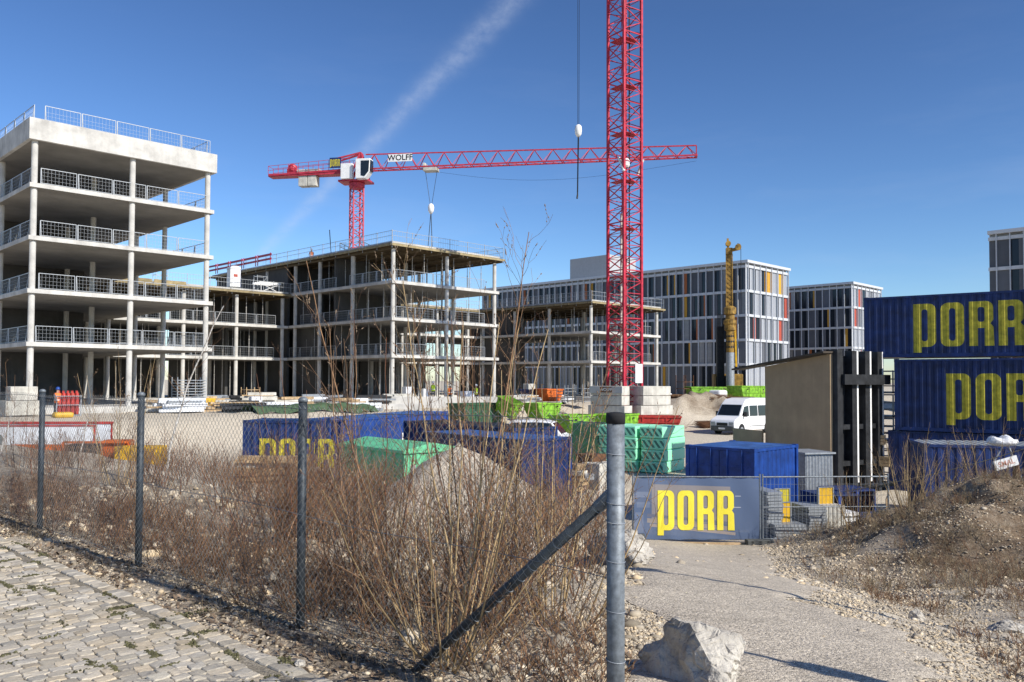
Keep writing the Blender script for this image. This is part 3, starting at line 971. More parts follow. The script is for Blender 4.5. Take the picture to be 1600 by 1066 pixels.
# ------------------------------------------------------------------ office buildings
def office(label, loc, ul, vl, zb, zt, seed, uside=True, nfl=5, plant=None):
    rg = random.Random(seed)
    t = thing('office_building', label, 'building', (loc[0], loc[1], 0), R(45))
    MB().box(.35, ul - .1 if uside else ul, .35, vl, zb, zt - .5).build('wall', 'facade_grey', t)
    fl = (zt - .6 - 4.3) / (nfl - 1)
    lev = [zb] + [4.3 + fl * k for k in range(nfl)]
    for z in lev[1:]:
        b = MB(); b.box(-.02, ul, -.02, .30, z - .22, z + .16); b.box(-.02, .28, .304, vl, z - .22, z + .16)
        b.build('floor_band', 'fin', t)
    c = MB(); c.box(-.3, ul + .1, -.3, .5, zt - .12, zt + .28); c.box(-.3, .5, .504, vl, zt - .12, zt + .28); c.build('roof_edge', 'fin', t)
    MB().box(.504, ul, .504, vl, zt - .4, zt + .1).build('roof', 'plant_room', t)
    bay = 1.36
    H = fl - .42
    def pm(w, d, h, name, mat): return shared(MB().box(0, w, 0, d, 0, h), name, mat)
    cols = ['facade_grey', 'facade_grey', 'facade_grey', 'facade_yellow', 'facade_rust']
    meshes = {}
    def get(w, h, mat, name, d):
        k = (round(w, 2), round(h, 2), mat)
        if k not in meshes: meshes[k] = pm(w, d, h, name, mat)
        return meshes[k]
    for i in range(nfl):
        z0 = lev[i] + (.17 if i else 0); h = lev[i + 1] - .23 - z0
        # left face: runs along +y at x = 0
        n = int(vl / bay)
        win, pan, colr = [], [], {}
        for k in range(n):
            y = .15 + k * bay
            if rg.random() < .74:
                ww = .80; flip = rg.random() < .5
                wy, py_ = (y + .06, y + .06 + ww) if flip else (y + bay - ww - .02, y + .06)
                win.append(((.24, wy + ww, z0), R(-90)))
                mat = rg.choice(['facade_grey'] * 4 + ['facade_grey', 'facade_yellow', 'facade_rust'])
                colr.setdefault(('n', mat), []).append(((.16, py_ + bay - ww - .1, z0), R(-90)))
            else:
                colr.setdefault(('w', 'facade_grey'), []).append(((.2, y + bay - .04, z0), R(-90)))
        for (kk, mat), pl in colr.items():
            copies(get(bay - .90 if kk == 'n' else bay - .1, h, mat, 'facade_panel', .06), 'facade_panel', t, pl)
        wb = [w_ for w_ in win if rg.random() < .16]; win = [w_ for w_ in win if w_ not in wb]
        copies(get(.80, h, 'glass', 'window', .05), 'window', t, win)
        copies(get(.80, h, 'glass_blind', 'window', .05), 'window', t, wb)
        # right face: runs along +x at y = 0, sunlit, grey slats with coloured panels
        n = int(ul / .9); pl = {}
        for k in range(n):
            x = .3 + k * .9
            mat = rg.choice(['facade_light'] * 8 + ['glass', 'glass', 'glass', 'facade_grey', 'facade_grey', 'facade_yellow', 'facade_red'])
            pl.setdefault(mat, []).append(((x, .18 if mat != 'glass' else .24, z0), 0))
            if mat == 'facade_light': pl.setdefault('slat', []).append(((x + .42, .12, z0), 0))
        for mat, q_ in pl.items():
            if mat == 'slat': copies(get(.08, h, 'fin', 'slat', .06), 'slat', t, q_)
            else: copies(get(.82, h, mat, 'window' if mat == 'glass' else 'facade_panel', .06), 'window' if mat == 'glass' else 'facade_panel', t, q_)
    fm = shared(MB().box(-.18, .10, -.04, .04, zb, zt - .13), 'fin', 'fin')
    copies(fm, 'fin', t, [((-.03, .12 + k * bay, 0), 0) for k in range(int(vl / bay) + 1)])
    fm2 = shared(MB().box(-.035, .035, -.14, .1, zb, zt - .13), 'fin', 'fin')
    copies(fm2, 'fin', t, [((.24 + 1.8 * k, -.03, 0), 0) for k in range(int(ul / 1.8) + 1)])
    if plant:
        MB().box(plant[0], plant[1], plant[2], plant[3], zt + .1, zt + plant[4]).build('roof_plant_room', 'plant_room', t)
    return t
office('long grey office block with coloured panels behind the red crane mast', (34.8, 123.0), 13.2, 58, -3, 19.5, 4, plant=(1.5, 9, 27, 36, 4.1))
office('far grey office block right of the yellow drilling rig', (61.2, 149.2), 13.2, 40, -3, 19.5, 9)
# third block: only the end of its left face shows at the right edge of the picture
tH = office('grey office block at right edge above the stacked containers', (54.0 + 20 * BU, 94.0 - 20 * BU), 13.2, 20, -3, 18.6, 15)

# ------------------------------------------------------------------ lettering
def rr(x0, y0, x1, y1, r, corners=(1, 1, 1, 1), n=5):
    """rounded rectangle outline, corners bl, br, tr, tl"""
    pts = []
    cs = [(x0, y0, 180), (x1, y0, 270), (x1, y1, 0), (x0, y1, 90)]
    for (cx, cy, a0), on in zip(cs, corners):
        if not on: pts.append((cx, cy)); continue
        ox = cx + (r if cx == x0 else -r); oy = cy + (r if cy == y0 else -r)
        for i in range(n + 1):
            a = R(a0 + 90 * i / n); pts.append((ox + r * math.cos(a), oy + r * math.sin(a)))
    return pts
LW = .48
def letter_outlines(ch):
    hole = rr(.175, .13, .305, .87, .06)
    if ch == 'O': return [rr(0, 0, LW, 1, .15), hole]
    if ch == 'P':
        o = [(0, -.13), (.175, -.13), (.175, 0)] + rr(0, 0, LW, 1, .15, (0, 1, 1, 0))[1:]
        return [o, hole]
    top = rr(0, .5, LW, 1, .15, (0, 0, 1, 0))[2:]
    o = [(0, 0), (.175, 0), (.175, .40), (.305, .40), (.305, 0), (LW + .015, 0), (LW, .42), (LW - .06, .5), (LW, .58)] + top[:-1] + [(0, 1)]
    return [o, rr(.175, .54, .305, .87, .05)]
def curve_mesh(outs, name):
    cu = bpy.data.curves.new(name, 'CURVE'); cu.dimensions = '2D'; cu.fill_mode = 'BOTH'
    for pts in outs:
        s = cu.splines.new('POLY'); s.points.add(len(pts) - 1)
        for p_, (a, b) in zip(s.points, pts): p_.co = (a, b, 0, 1)
        s.use_cyclic_u = True
    ob = bpy.data.objects.new(name, cu)
    me = bpy.data.meshes.new_from_object(ob)
    bpy.data.objects.remove(ob); bpy.data.curves.remove(cu)
    me.name = name
    return me
def porr(parent, x, z, h, yfun, breaks=None, mat='porr_yellow', pitch=.575, mirror=False, thick=.004, hmul=1.0):
    """the four letters standing in the local xz plane at y = yfun(x) (in front = -y)"""
    for i, ch in enumerate('PORR'):
        me = curve_mesh(letter_outlines(ch), 'letter')
        bm = bmesh.new(); bm.from_mesh(me)
        x0 = x + i * pitch * h * hmul
        for v in bm.verts: v.co = Vector((x0 + v.co.x * h * hmul, 0, z + v.co.y * h))
        if breaks is not None:
            for b in breaks:
                if x0 - .02 < b < x0 + LW * h + .05:
                    bmesh.ops.bisect_plane(bm, geom=bm.verts[:] + bm.edges[:] + bm.faces[:], plane_co=(b, 0, 0), plane_no=(1, 0, 0))
        for v in bm.verts: v.co.y = yfun(v.co.x) - thick
        bm.to_mesh(me); bm.free()
        link_mesh('letter', me, mat, parent)
def text_mesh(s, size, name='lettering'):
    cu = bpy.data.curves.new(name, 'FONT'); cu.body = s; cu.size = size; cu.align_x = 'CENTER'; cu.align_y = 'CENTER'
    cu.offset = size * .018
    ob = bpy.data.objects.new(name, cu)
    me = bpy.data.meshes.new_from_object(ob)
    bpy.data.objects.remove(ob); bpy.data.curves.remove(cu)
    for v in me.vertices: v.co = Vector((v.co.x, 0, v.co.y))
    return me

# ------------------------------------------------------------------ tower cranes
def mast_section(s, h, leg, mat, simple=False):
    m = MB(); a = s / 2
    for x in (-a, a):
        for y in (-a, a): m.box(x - leg / 2, x + leg / 2, y - leg / 2, y + leg / 2, 0, h)
    cs = [(-a, -a), (a, -a), (a, a), (-a, a)]
    for i in range(4):
        p, q = cs[i], cs[(i + 1) % 4]
        n = 2
        for k in range(n):
            z0, z1 = h * k / n, h * (k + 1) / n
            zm = (z0 + z1) / 2
            m.bar((*p, z0 + .06), (*q, zm), .07 if not simple else .09)
            m.bar((*q, zm), (*p, z1 - .06), .07 if not simple else .09)
            m.bar((*p, zm), (*q, zm), .045)
        m.bar((*p, h - .08), (*q, h - .08), .09)
        m.bar((*p, h * .5), (*q, h * .5), .06)
    if not simple:
        # platform with hatch, and ladder with hoops
        m.box(-a + .12, a - .12, -a + .12, .15, h * .86, h * .86 + .05)
        m.box(-a + .12, 0, .154, a - .12, h * .86, h * .86 + .05)
        for x in (.12, .52): m.bar((x, .35, 0), (x, .55, h), .05)
        for k in range(12): m.bar((.12, .36 + .2 * k / 12, h * k / 12 + .1), (.52, .36 + .2 * k / 12, h * k / 12 + .1), .03)
        for k in range(5): m.bar((-.3, .2, h * (k + .5) / 5), (.5, .1, h * (k + .5) / 5), .03)
        m.bar((-.5, -.4, h * .1), (.4, .3, h * .83), .09); m.bar((-.5, -.1, h * .1), (.4, .6, h * .83), .05)
    return shared(m, 'mast_section', mat)
def jib_mesh(L, h0, h1, wd, bay, ch):
    m = MB(); n = int(L / bay)
    for k in range(n):
        x0, x1 = L * k / n, L * (k + 1) / n
        t0, t1 = h0 + (h1 - h0) * k / n, h0 + (h1 - h0) * (k + 1) / n
        xm = (x0 + x1) / 2; tm = (t0 + t1) / 2
        m.bar((x0, 0, t0), (x1, 0, t1), ch)
        for sg in (-1, 1):
            y = sg * wd / 2
            m.bar((x0, y, 0), (x1, y, 0), ch * 1.1)
            m.bar((x0, y, 0), (xm, 0, tm), ch * .55); m.bar((xm, 0, tm), (x1, y, 0), ch * .55)
        m.bar((x0, -wd / 2, 0), (x0, wd / 2, 0), ch * .6); m.bar((x0, -wd / 2, 0), (x1, wd / 2, 0), ch * .45)
    m.bar((L, -wd / 2, 0), (L, wd / 2, 0), ch * 1.6, ch * 1.6); m.bar((L, 0, 0), (L, 0, h1), ch)
    return m

# near crane -------------------------------------------------------
CX, CY = 9.55, 70.5
CB = gz(CX, CY)
cr = thing('tower_crane', 'tall red lattice tower crane on concrete ballast in front of office block', 'crane', (CX, CY, CB), R(35))
sec = mast_section(2.0, 4.05, .20, 'crane_red')
base_z = 1.0
NS = 12
copies(sec, 'mast_section', cr, [((0, 0, base_z + 4.05 * k), 0) for k in range(NS)])
cb_ = MB(); cb_.bar((-3.1, 0, .75), (3.1, 0, .75), .5, .5); cb_.bar((0, -3.1, .748), (0, 3.1, .748), .46, .46)
for a in ((-3.1, 0), (3.1, 0), (0, -3.1), (0, 3.1)): cb_.box(a[0] - .4, a[0] + .4, a[1] - .4, a[1] + .4, -.2, .49)
cb_.build('cross_base', 'crane_red', cr)
for (wx, wy, wrz, n_) in ((-1.45, -1.75, -38, 3), (2.15, -1.05, 32, 3), (1.7, 2.0, -38, 3)):
    c35, s35 = math.cos(R(-35)), math.sin(R(-35))
    lx, ly = wx * c35 - wy * s35, wx * s35 + wy * c35
    for k in range(n_):
        wdt = (1.75, 1.5, 1.5)[k]
        MB().box(-wdt, wdt, -.62, .62, 0, .76).build('ballast_block', 'concrete_block', cr, (lx, ly, .98 + .80 * k), R(wrz - 35), bevel=.03)
    if n_ == 3 and wx < 0: BLK = (lx, ly, R(wrz - 35))
topz = base_z + 4.05 * NS
MB().lathe([(1.3, 0), (1.5, .1), (1.5, .7), (1.2, .8)], 20, (0, 0, topz)).build('slewing_ring', 'crane_red', cr)
# the jib points over the middle frame: the hook hangs left of the mast in the picture
hookx, hooky = (903 - 800) / 1300 * 62.0, 62.0
jang = math.atan2(hooky - CY, hookx - CX) - R(35)
jb = jib_mesh(40, 1.9, 1.2, 1.4, 2.4, .14).build('jib', 'crane_red', cr, (0, 0, topz + 1.0), jang)
cj = MB(); cj.box(-13, 0, -.7, .7, -.2, 0)
cj.bar((-13, -.7, 1.0), (0, -.7, 1.0), .05); cj.bar((-13, .7, 1.0), (0, .7, 1.0), .05)
cj.build('counter_jib', 'crane_red', cr, (0, 0, topz + 1.0), jang)
MB().box(-12.6, -9.6, -.6, .6, -2.2, -.21).build('counterweight', 'concrete_block', cr, (0, 0, topz + 1.0), jang)
MB().box(.4, 2.2, .9, 2.2, .2, 2.4).build('cab', 'white', cr, (0, 0, topz + .2), jang)
hd = math.hypot(hookx - CX, hooky - CY)
blockz = 1.7 + (595 - 200) / 1300 * 62.0 - CB
rp_ = MB()
for o_ in (-.18, .18): rp_.tube((hd + o_, 0, topz + .9), (hd + o_ * .6, 0, blockz + .3), .018, n=5)
rp_.build('hoist_rope', 'black', cr, (0, 0, 0), jang)
hb = MB().lathe([(.10, -.5), (.24, -.3), (.27, 0), (.24, .3), (.12, .42)], 12, (hd, 0, blockz)).build('hook_block', 'white', cr, (0, 0, 0), jang, smooth=True)
hk = MB(); hk.tube((hd, 0, blockz - .5), (hd + .12, .0, blockz - 4.9), .055, n=6); hk.tube((hd + .05, .05, blockz - .6), (hd + .14, .02, blockz - 4.7), .035, n=5)
hk.tube((hd + .12, 0, blockz - 4.9), (hd + .2, 0, blockz - 5.2), .07, n=6); hk.build('lifting_chain', 'black', cr, (0, 0, 0), jang)
# white cable collars and junction box on the mast, notice at its foot
cl = MB(); cl.bar((-1.08, -1.1, 21.3), (-1.0, -.35, 22.6), .16); cl.bar((1.1, -1.1, 22.6), (1.1, -.4, 21.4), .16); cl.build('cable_tie', 'white', cr)
MB().lathe([(.2, 0), (.3, .15), (.3, .6), (.2, .75)], 10, (-.1, -.3, 21.9)).build('junction_box', 'white', cr)
MB().box(.15, .95, -1.17, -1.13, 3.6, 5.2).build('notice_board', 'white', cr)
MB().box(-1.55, 1.55, -.70, -.63, 2.75, 3.32).build('name_board', 'plant_room', cr, (BLK[0], BLK[1], 0), BLK[2])
MB().box(-.52, .60, -.73, -.704, 2.82, 3.26).build('name_plate', 'rust', cr, (BLK[0], BLK[1], 0), BLK[2])
wm = text_mesh('WOLFF', .36)
for v in wm.vertices: v.co += Vector((.04, -.735, 3.04))
wo = link_mesh('lettering', wm, 'white', cr, (BLK[0], BLK[1], 0), BLK[2])
# cable conduit in the mast
MB().tube((.35, -.2, .9), (.35, -.2, topz), .06, n=6).build('power_cable', 'black', cr)
MB().tube((-.3, .1, .9), (-.3, .1, 18), .09, n=6).build('conduit', 'concrete_block', cr)

# far crane -------------------------------------------------------
FX, FY = -20.9, 110.8
JD = Vector((22.9 - FX, 103.0 - FY, 0)); FJ = math.atan2(JD.y, JD.x); JL = JD.length
fc = thing('tower_crane', 'red tower crane with level jib rising behind the middle frame', 'crane', (FX, FY, -.6), 0)
s2 = mast_section(1.4, 4.0, .17, 'crane_far_red', True)
copies(s2, 'mast_section', fc, [((0, 0, 4.0 * k), R(30)) for k in range(7)])
MB().box(-3, 3, -3, 3, -.6, .3).build('foundation', 'concrete_block', fc)
Z = 28.4
def fcp(mb, name, mat, **k): return mb.build(name, mat, fc, (0, 0, Z), FJ, **k)
fcp(MB().lathe([(.9, -.5), (1.05, -.3), (1.05, .2), (.9, .3)], 16), 'slewing_ring', 'crane_far_red')
fcp(MB().box(-2.2, 2.0, -1.2, 1.2, .3, .55), 'turntable', 'crane_far_red')
th = MB()
for y_ in (-.6, .6):
    th.bar((-1.0, y_, .55), (.6, y_ * .5, 4.3), .25); th.bar((1.6, y_, .55), (.6, y_ * .5, 4.3), .25)
th.bar((-2.5, -.6, 3.6), (.6, -.3, 4.3), .2); th.bar((-2.5, .6, 3.6), (.6, .3, 4.3), .2)
fcp(th, 'tower_head', 'crane_far_red')
jm = jib_mesh(JL - 1.2, 2.1, 1.35, 1.25, 2.35, .15)
jo = jm.build('jib', 'crane_far_red', fc, (math.cos(FJ) * 1.2, math.sin(FJ) * 1.2, Z + 2.0), FJ)
c2 = MB(); c2.box(-12.4, -.6, -.75, .75, 1.45, 1.85); c2.bar((-12.3, -.7, 1.65), (-.6, -.7, 2.0), .25)
for y_ in (-.75, .75):
    for z_ in (2.5, 3.1): c2.bar((-12.4, y_, z_ - .2), (-.6, y_, z_ + .45), .05)
    for k in range(9): c2.bar((-12.4 + k * 1.45, y_, 1.85), (-12.4 + k * 1.45, y_, 2.9 + .07 * k), .05)
c2.bar((-12.4, -.75, 2.9), (-12.4, .75, 2.9), .05)
fcp(c2, 'counter_jib', 'crane_far_red')
fcp(MB().lathe([(.3, -.6), (.6, -.4), (.65, 0), (.6, .4), (.3, .6)], 12, (-9.2, 0, 2.6)).box(-9.8, -8.6, -.5, .5, 1.86, 2.5), 'hoist_winch', 'crane_far_red')
fcp(MB().box(-8.4, -5.2, -.45, .45, 1.86, 2.35), 'winch_housing', 'concrete_block')
for k in range(2): fcp(MB().box(-8.1 + 1.3 * k, -6.87 + 1.3 * k, -.6, .6, .05, 1.44), 'counterweight', 'concrete_block', bevel=.05)
fcp(MB().box(-1.7, -.1, -1.6, -.9, .56, 2.6), 'switch_cabinet', 'white', bevel=.04)
cabm = MB().prism([(.6, .4), (1.9, .4), (2.5, 1.2), (2.6, 3.0), (.6, 3.0)], -2.2, -.95)
cb2 = fcp(cabm, 'cab', 'white', bevel=.05)
fcp(MB().prism([(1.35, .75), (1.85, .62), (2.42, 1.3), (2.5, 2.7), (1.35, 2.7)], -2.23, -2.205), 'cab_window', 'glass_car')
fcp(MB().box(2.62, 2.66, -2.1, -1.05, 1.3, 2.8), 'cab_window', 'glass_car')
lad = MB()
for k in range(8): lad.bar((-1.6 + .2 * math.cos(k), -1.3, -6 - .01 * k), (1.6, -1.3, -6 - .01 * k), .04)
pf = MB()
for sx in (-1, 1):
    pf.box(sx * 1.2 - .5, sx * 1.2 + .5, -1.5, 1.5, -9.1, -9.0)
    for z_ in (-8.5, -8.0): pf.bar((sx * 1.7, -1.5, z_), (sx * 1.7, 1.5, z_), .06); pf.bar((sx * .8, -1.5, z_), (sx * 1.7, -1.5, z_), .06)
    for y_ in (-1.5, 0, 1.5): pf.bar((sx * 1.7, y_, -9), (sx * 1.7, y_, -8), .06)
fcp(pf, 'mast_platform', 'foot_grey')
# company board on the counter jib, maker's board on the jib
bd = fcp(MB().box(-3.5, -1.9, -1.0, -.93, 2.2, 3.6), 'company_board', 'blue')
h_ = .95
for i, ch in enumerate('PORR'):
    me = curve_mesh(letter_outlines(ch), 'letter')
    for v in me.vertices: v.co = Vector((-3.42 + i * .36 + v.co.x * .62, -1.01, 2.42 + v.co.y * h_))
    link_mesh('letter', me, 'porr_yellow', fc, (0, 0, Z), FJ)
fcp(MB().box(4.6, 7.9, -.80, -.75, 2.75, 3.75), 'maker_board', 'white')
wm2 = text_mesh('WOLFF', 1.05)
for v in wm2.vertices: v.co += Vector((6.25, -.81, 3.24))
link_mesh('lettering', wm2, 'black', fc, (0, 0, Z), FJ)
# trolley, ropes and hook
tx = 10.3
fcp(MB().box(tx - .9, tx + .9, -.7, .7, 1.45, 1.85).box(tx - 1.0, tx - .7, -.6, .6, 1.5, 2.5), 'trolley', 'concrete_block')
rr_ = MB(); rr_.tube((tx - .8, 0, 1.5), (tx - .1, 0, -3.0), .03, n=4); rr_.tube((tx + .8, 0, 1.5), (tx + .1, 0, -3.0), .03, n=4)
rr_.tube((tx, 0, -3.8), (tx + .25, 0, -9.6), .05, n=4); rr_.tube((tx, 0, -3.8), (tx - .6, 0, -11.5), .045, n=4)
fcp(rr_, 'hoist_rope', 'black')
fcp(MB().lathe([(.12, -.9), (.38, -.5), (.42, 0), (.3, .35), (.1, .5)], 12, (tx, 0, -3.3)), 'hook_block', 'white', smooth=True)
sagm = MB(); pp = None
for k in range(25):
    f_ = k / 24; x_ = 11 + (JL - 11) * f_; z_ = 1.4 - 2.0 * math.sin(math.pi * f_) * (1 - .35 * f_)
    if pp: sagm.tube(pp, (x_, 0, z_), .014, n=4, caps=False)
    pp = (x_, 0, z_)
fcp(sagm, 'slack_rope', 'black')
mp = MB(); mp.tube((-2.8, -.5, -16), (-3.6, -.5, -6), .06, n=5); fcp(mp, 'power_cable', 'black')

# ------------------------------------------------------------------ drilling rig
RX, RY = 24.6, 94.0
rg_ = thing('drilling_rig', 'yellow drilling rig with tall mast and grey casing pipe', 'drilling rig', (RX, RY, gz(RX, RY)), R(-10))
cz = 17.0
m = MB()
m.box(-.28, .28, .1, .6, 1.2, cz - .2)
for k in range(14):
    z0 = 9.5 + k * .52; m.bar((-.28, .08, z0), (.28, .08, z0 + .5), .06); m.bar((.28, .08, z0), (-.28, .08, z0 + .5), .06)
m.bar((-.34, .05, 1.2), (-.34, .05, cz - .2), .1); m.bar((.34, .05, 1.2), (.34, .05, cz - .2), .1)
m.build('mast', 'rig_yellow', rg_)
h = MB(); h.box(-.35, .35, -.1, .7, cz - .2, cz + .5); h.bar((0, .2, cz + .2), (1.1, -.3, cz + .35), .4, .3); h.bar((-.1, .2, cz + .4), (-.15, .2, cz + 1.6), .22); h.bar((.9, -.2, cz + .3), (1.05, -.3, cz + .9), .25)
h.tube((.95, -.5, cz + .5), (.95, -.1, cz + .5), .35, n=12); h.tube((-.1, -.1, cz + 1.0), (-.1, .5, cz + 1.0), .3, n=12)
h.build('mast_head', 'rig_yellow', rg_)
MB().tube((1.25, -.3, cz + .4), (1.25, -.3, cz - 5), .03, n=4).build('winch_rope', 'black', rg_)
MB().lathe([(.45, 0), (.62, .1), (.62, .7), (.72, .8), (.72, 1.2), (.5, 1.3), (.5, 1.8), (.68, 1.9), (.68, 2.6), (.4, 2.8)], 16, (0, -.65, 8.0)).build('rotary_drive', 'rig_yellow', rg_)
cas = MB().lathe([(.42, 5.6), (.42, 8.0)], 16, (0, -.65, 0)).build('drive_adapter', 'rig_yellow', rg_)
hol = MB()
for k in range(3):
    for a in (-70, -110, -150, -30): hol.tube((.38 * math.cos(R(a)), -.65 + .38 * math.sin(R(a)), 6.2 + .6 * k), (.432 * math.cos(R(a)), -.65 + .432 * math.sin(R(a)), 6.2 + .6 * k), .12, n=10)
hol.build('bolt_hole', 'black', rg_)
MB().lathe([(.46, -.5), (.46, 5.58)], 20, (0, -.65, 0)).build('casing_pipe', 'galv', rg_, smooth=False)
dk = MB(); dk.box(-1.35, -.55, .5, 2.4, .8, 8.6)
for k in range(9): dk.tube((-1.3 + .09 * k, .4, 1.0), (-1.3 + .09 * k, .45, 10.0), .035, n=5)
dk.build('leader_frame', 'dark_steel', rg_)
bdm = MB(); bdm.box(-1.6, 1.6, 1.4, 6.0, 1.1, 3.2); bdm.box(-1.5, -.2, .7, 1.396, 1.1, 3.0)
bdm.build('engine_house', 'rig_yellow', rg_, bevel=.08)
tk = MB()
for sx in (-1.4, 1.4): tk.prism([(1.0, 0), (6.0, 0), (6.4, .4), (6.2, .95), (.8, .95), (.6, .4)], sx - .35, sx + .35, 'x')
tk.build('crawler_track', 'rubber', rg_)
MB().bar((.75, .2, 4.0), (.6, .2, 9.3), .2).build('hydraulic_ram', 'yellow', rg_)
MB().box(-1.45, -.25, .66, .696, 1.8, 2.9).build('cab_window', 'glass_car', rg_)

# ------------------------------------------------------------------ shipping containers
def corr(x, per=.28, dep=.036):
    f_ = (x / per) % 1.0
    if f_ < .36: return 0.0
    if f_ < .5: return dep * (f_ - .36) / .14
    if f_ < .86: return dep
    return dep * (1 - (f_ - .86) / .14)
def corr_breaks(L, per=.28):
    b = []
    n = int(L / per) + 1
    for k in range(n):
        for f_ in (0, .36, .5, .86):
            x = (k + f_) * per
            if x < L: b.append(x)
    return b + [L]
def container(label, loc, rz, L=6.06, W=2.44, H=2.59, mat='blue', roof='blue_roof', letters=None, doors_end='x1', group=None, lmat='porr_yellow'):
    """origin: the bottom corner nearest the viewer; long side along +x at y = 0, width along +y"""
    t = thing('shipping_container', label, 'container', loc, rz, group)
    fr = MB(); p = .13
    for x in (0, L - p):
        for y in (0, W - p): fr.box(x, x + p, y, y + p, 0, H)
    for y in (0, W - p):
        fr.box(p + .001, L - p - .001, y + .004, y + .10, .0, .15); fr.box(p + .001, L - p - .001, y + .004, y + .08, H - .10, H - .012)
    for x in (0, L - p):
        fr.box(x + .004, x + .1, p + .001, W - p - .001, 0, .15); fr.box(x + .004, x + .1, p + .001, W - p - .001, H - .10, H - .012)
    fr.build('frame', mat, t)
    cc = shared(MB().box(0, .176, 0, .156, -.004, .122), 'corner_casting', mat)
    copies(cc, 'corner_casting', t, [((x, y, z), 0) for x in (-.006, L - .17) for y in (-.006, W - .15) for z in (0, H - .115)])
    def wall(length, org, dx, out, name):
        bs = corr_breaks(length)
        vs, fs = [], []
        for x in bs:
            d = corr(x) + .02
            for z in (.15, H - .10): vs.append((org[0] + dx[0] * x - out[0] * d, org[1] + dx[1] * x - out[1] * d, z))
        for k in range(len(bs) - 1): fs.append((2 * k, 2 * k + 2, 2 * k + 3, 2 * k + 1))
        m = MB(); m.add(vs, fs); return m.build(name, mat, t)
    wall(L - 2 * p, (p, 0), (1, 0), (0, -1), 'side_wall')
    wall(L - 2 * p, (p, W), (1, 0), (0, 1), 'side_wall')
    ends = {'x0': ((0, p), (0, 1), (-1, 0)), 'x1': ((L, p), (0, 1), (1, 0))}
    for k, (o_, dx, out) in ends.items():
        if k == doors_end:
            sx = out[0]
            for j in range(2):
                y0 = p + .01 + j * (W - 2 * p) / 2; y1 = y0 + (W - 2 * p) / 2 - .02
                xa, xb = sorted((o_[0] - sx * .02, o_[0] - sx * .07))
                dm = MB().box(xa, xb, y0, y1, .16, H - .11)
                for zz in range(4):
                    xc, xd = sorted((o_[0] - sx * .0195, o_[0] - sx * .002)); dm.box(xc, xd, y0 + .08, y1 - .08, .30 + zz * .56, .34 + zz * .56)
                d_ = dm.build('door', mat, t)
                for yy in (y0 + .28, y1 - .28): MB().tube((o_[0] + sx * .02, yy, .1), (o_[0] + sx * .02, yy, H - .06), .02, n=6).build('locking_bar', mat, d_)
        else: wall(W - 2 * p, o_, dx, out, 'end_wall')
    rf = MB()
    n = int(L / .26)
    for k in range(n):
        a, b = p + (L - 2 * p) * k / n, p + (L - 2 * p) * (k + 1) / n
        mid = (a + b) / 2
        rf.add([(a, .085, H - .03), (mid - .03, .085, H - .03), (mid - .03, W - .085, H - .03), (a, W - .085, H - .03),
                (mid, .085, H - .008), (b, .085, H - .008), (b, W - .085, H - .008), (mid, W - .085, H - .008)],
               [(0, 1, 2, 3), (4, 5, 6, 7), (1, 4, 7, 2)])
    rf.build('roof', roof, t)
    MB().box(.05, L - .05, .05, W - .05, .02, .10).build('floor', 'dark_steel', t)
    if letters:
        x, z, h = letters
        porr(t, x, z, h, lambda xx: corr(xx - p) + .02, [b + p for b in corr_breaks(L - 2 * p)], lmat)
    return t

def facing(p0, p1): return math.atan2(p1[1] - p0[1], p1[0] - p0[0])
# stacked containers at right
SA, SB = (15.25, 36.0), (20.1, 32.4)
ra = facing(SA, SB)
container('blue container with big yellow letters, topmost of the stack at right', (*SA, 2.76), ra, H=2.60, letters=(1.95, .42, 1.80), doors_end='x0')
d_ = Vector((math.cos(ra), math.sin(ra)))
S2 = Vector(SA) + d_ * 1.25 + Vector((d_.y, -d_.x)) * .25
container('blue container with yellow letters, middle of the stack at right', (*S2, -.30), ra, H=2.98, letters=(1.95, .52, 1.85), doors_end='x0')
S3 = Vector(SA) + d_ * .95 + Vector((d_.y, -d_.x)) * .1
container('dark blue container at the bottom of the stack at right', (*S3, -2.93), ra, H=2.60, doors_end='x0')
# timber packers between, left of the stack
pk = MB()
for k in range(3): pk.box(0, .9, -.12, .12, .14 * k, .14 * k + .12)
for k in range(3):
    o = pk.build('timber_packer', 'timber', None, (SA[0] - .4 + .25 * k, SA[1] + .2 - .3 * k, -.05 - .9 * k), ra) if k == 0 else link_mesh('timber_packer', o.data, None, None, (SA[0] - .2 + .1 * k, SA[1] + .2 - .2 * k, -.05 - .9 * k), ra)
    tag(o, ['timber packers on top of the crate pile left of stacked containers', 'timber packers in middle of the crate pile left of stacked containers', 'timber packers at foot of the crate pile left of stacked containers'][k], 'timber')
cg = MB()
cg.box(0, 1.0, 0, 1.0, 0, .08)
for x_ in (0, .94):
    for y_ in (0, .94): cg.box(x_, x_ + .06, y_, y_ + .06, 0, 1.0)
for z_ in (.3, .6, .94):
    cg.box(.06, .94, 0, .03, z_, z_ + .05); cg.box(0, .03, .06, .94, z_, z_ + .05); cg.box(.06, .94, .97, 1.0, z_, z_ + .05)
cgm = shared(cg, 'crate', 'galv')
for k, lab in enumerate(('lowest wire crate between black shuttering and container stack', 'second wire crate between black shuttering and container stack', 'third wire crate between black shuttering and container stack', 'fourth wire crate between black shuttering and container stack', 'top wire crate between black shuttering and container stack')):
    o = link_mesh('wire_crate', cgm, None, None, (15.6, 36.4, -2.9 + 1.03 * k), ra + .1); tag(o, lab, 'crate', 'wire crates stacked beside the containers')
# blue container with a grey roof behind the mound
c5 = container('blue container with pale grey ribbed roof behind the earth mound', (13.45, 27.2, -2.9), R(-14), H=2.6, roof='grey_roof', doors_end='x1')
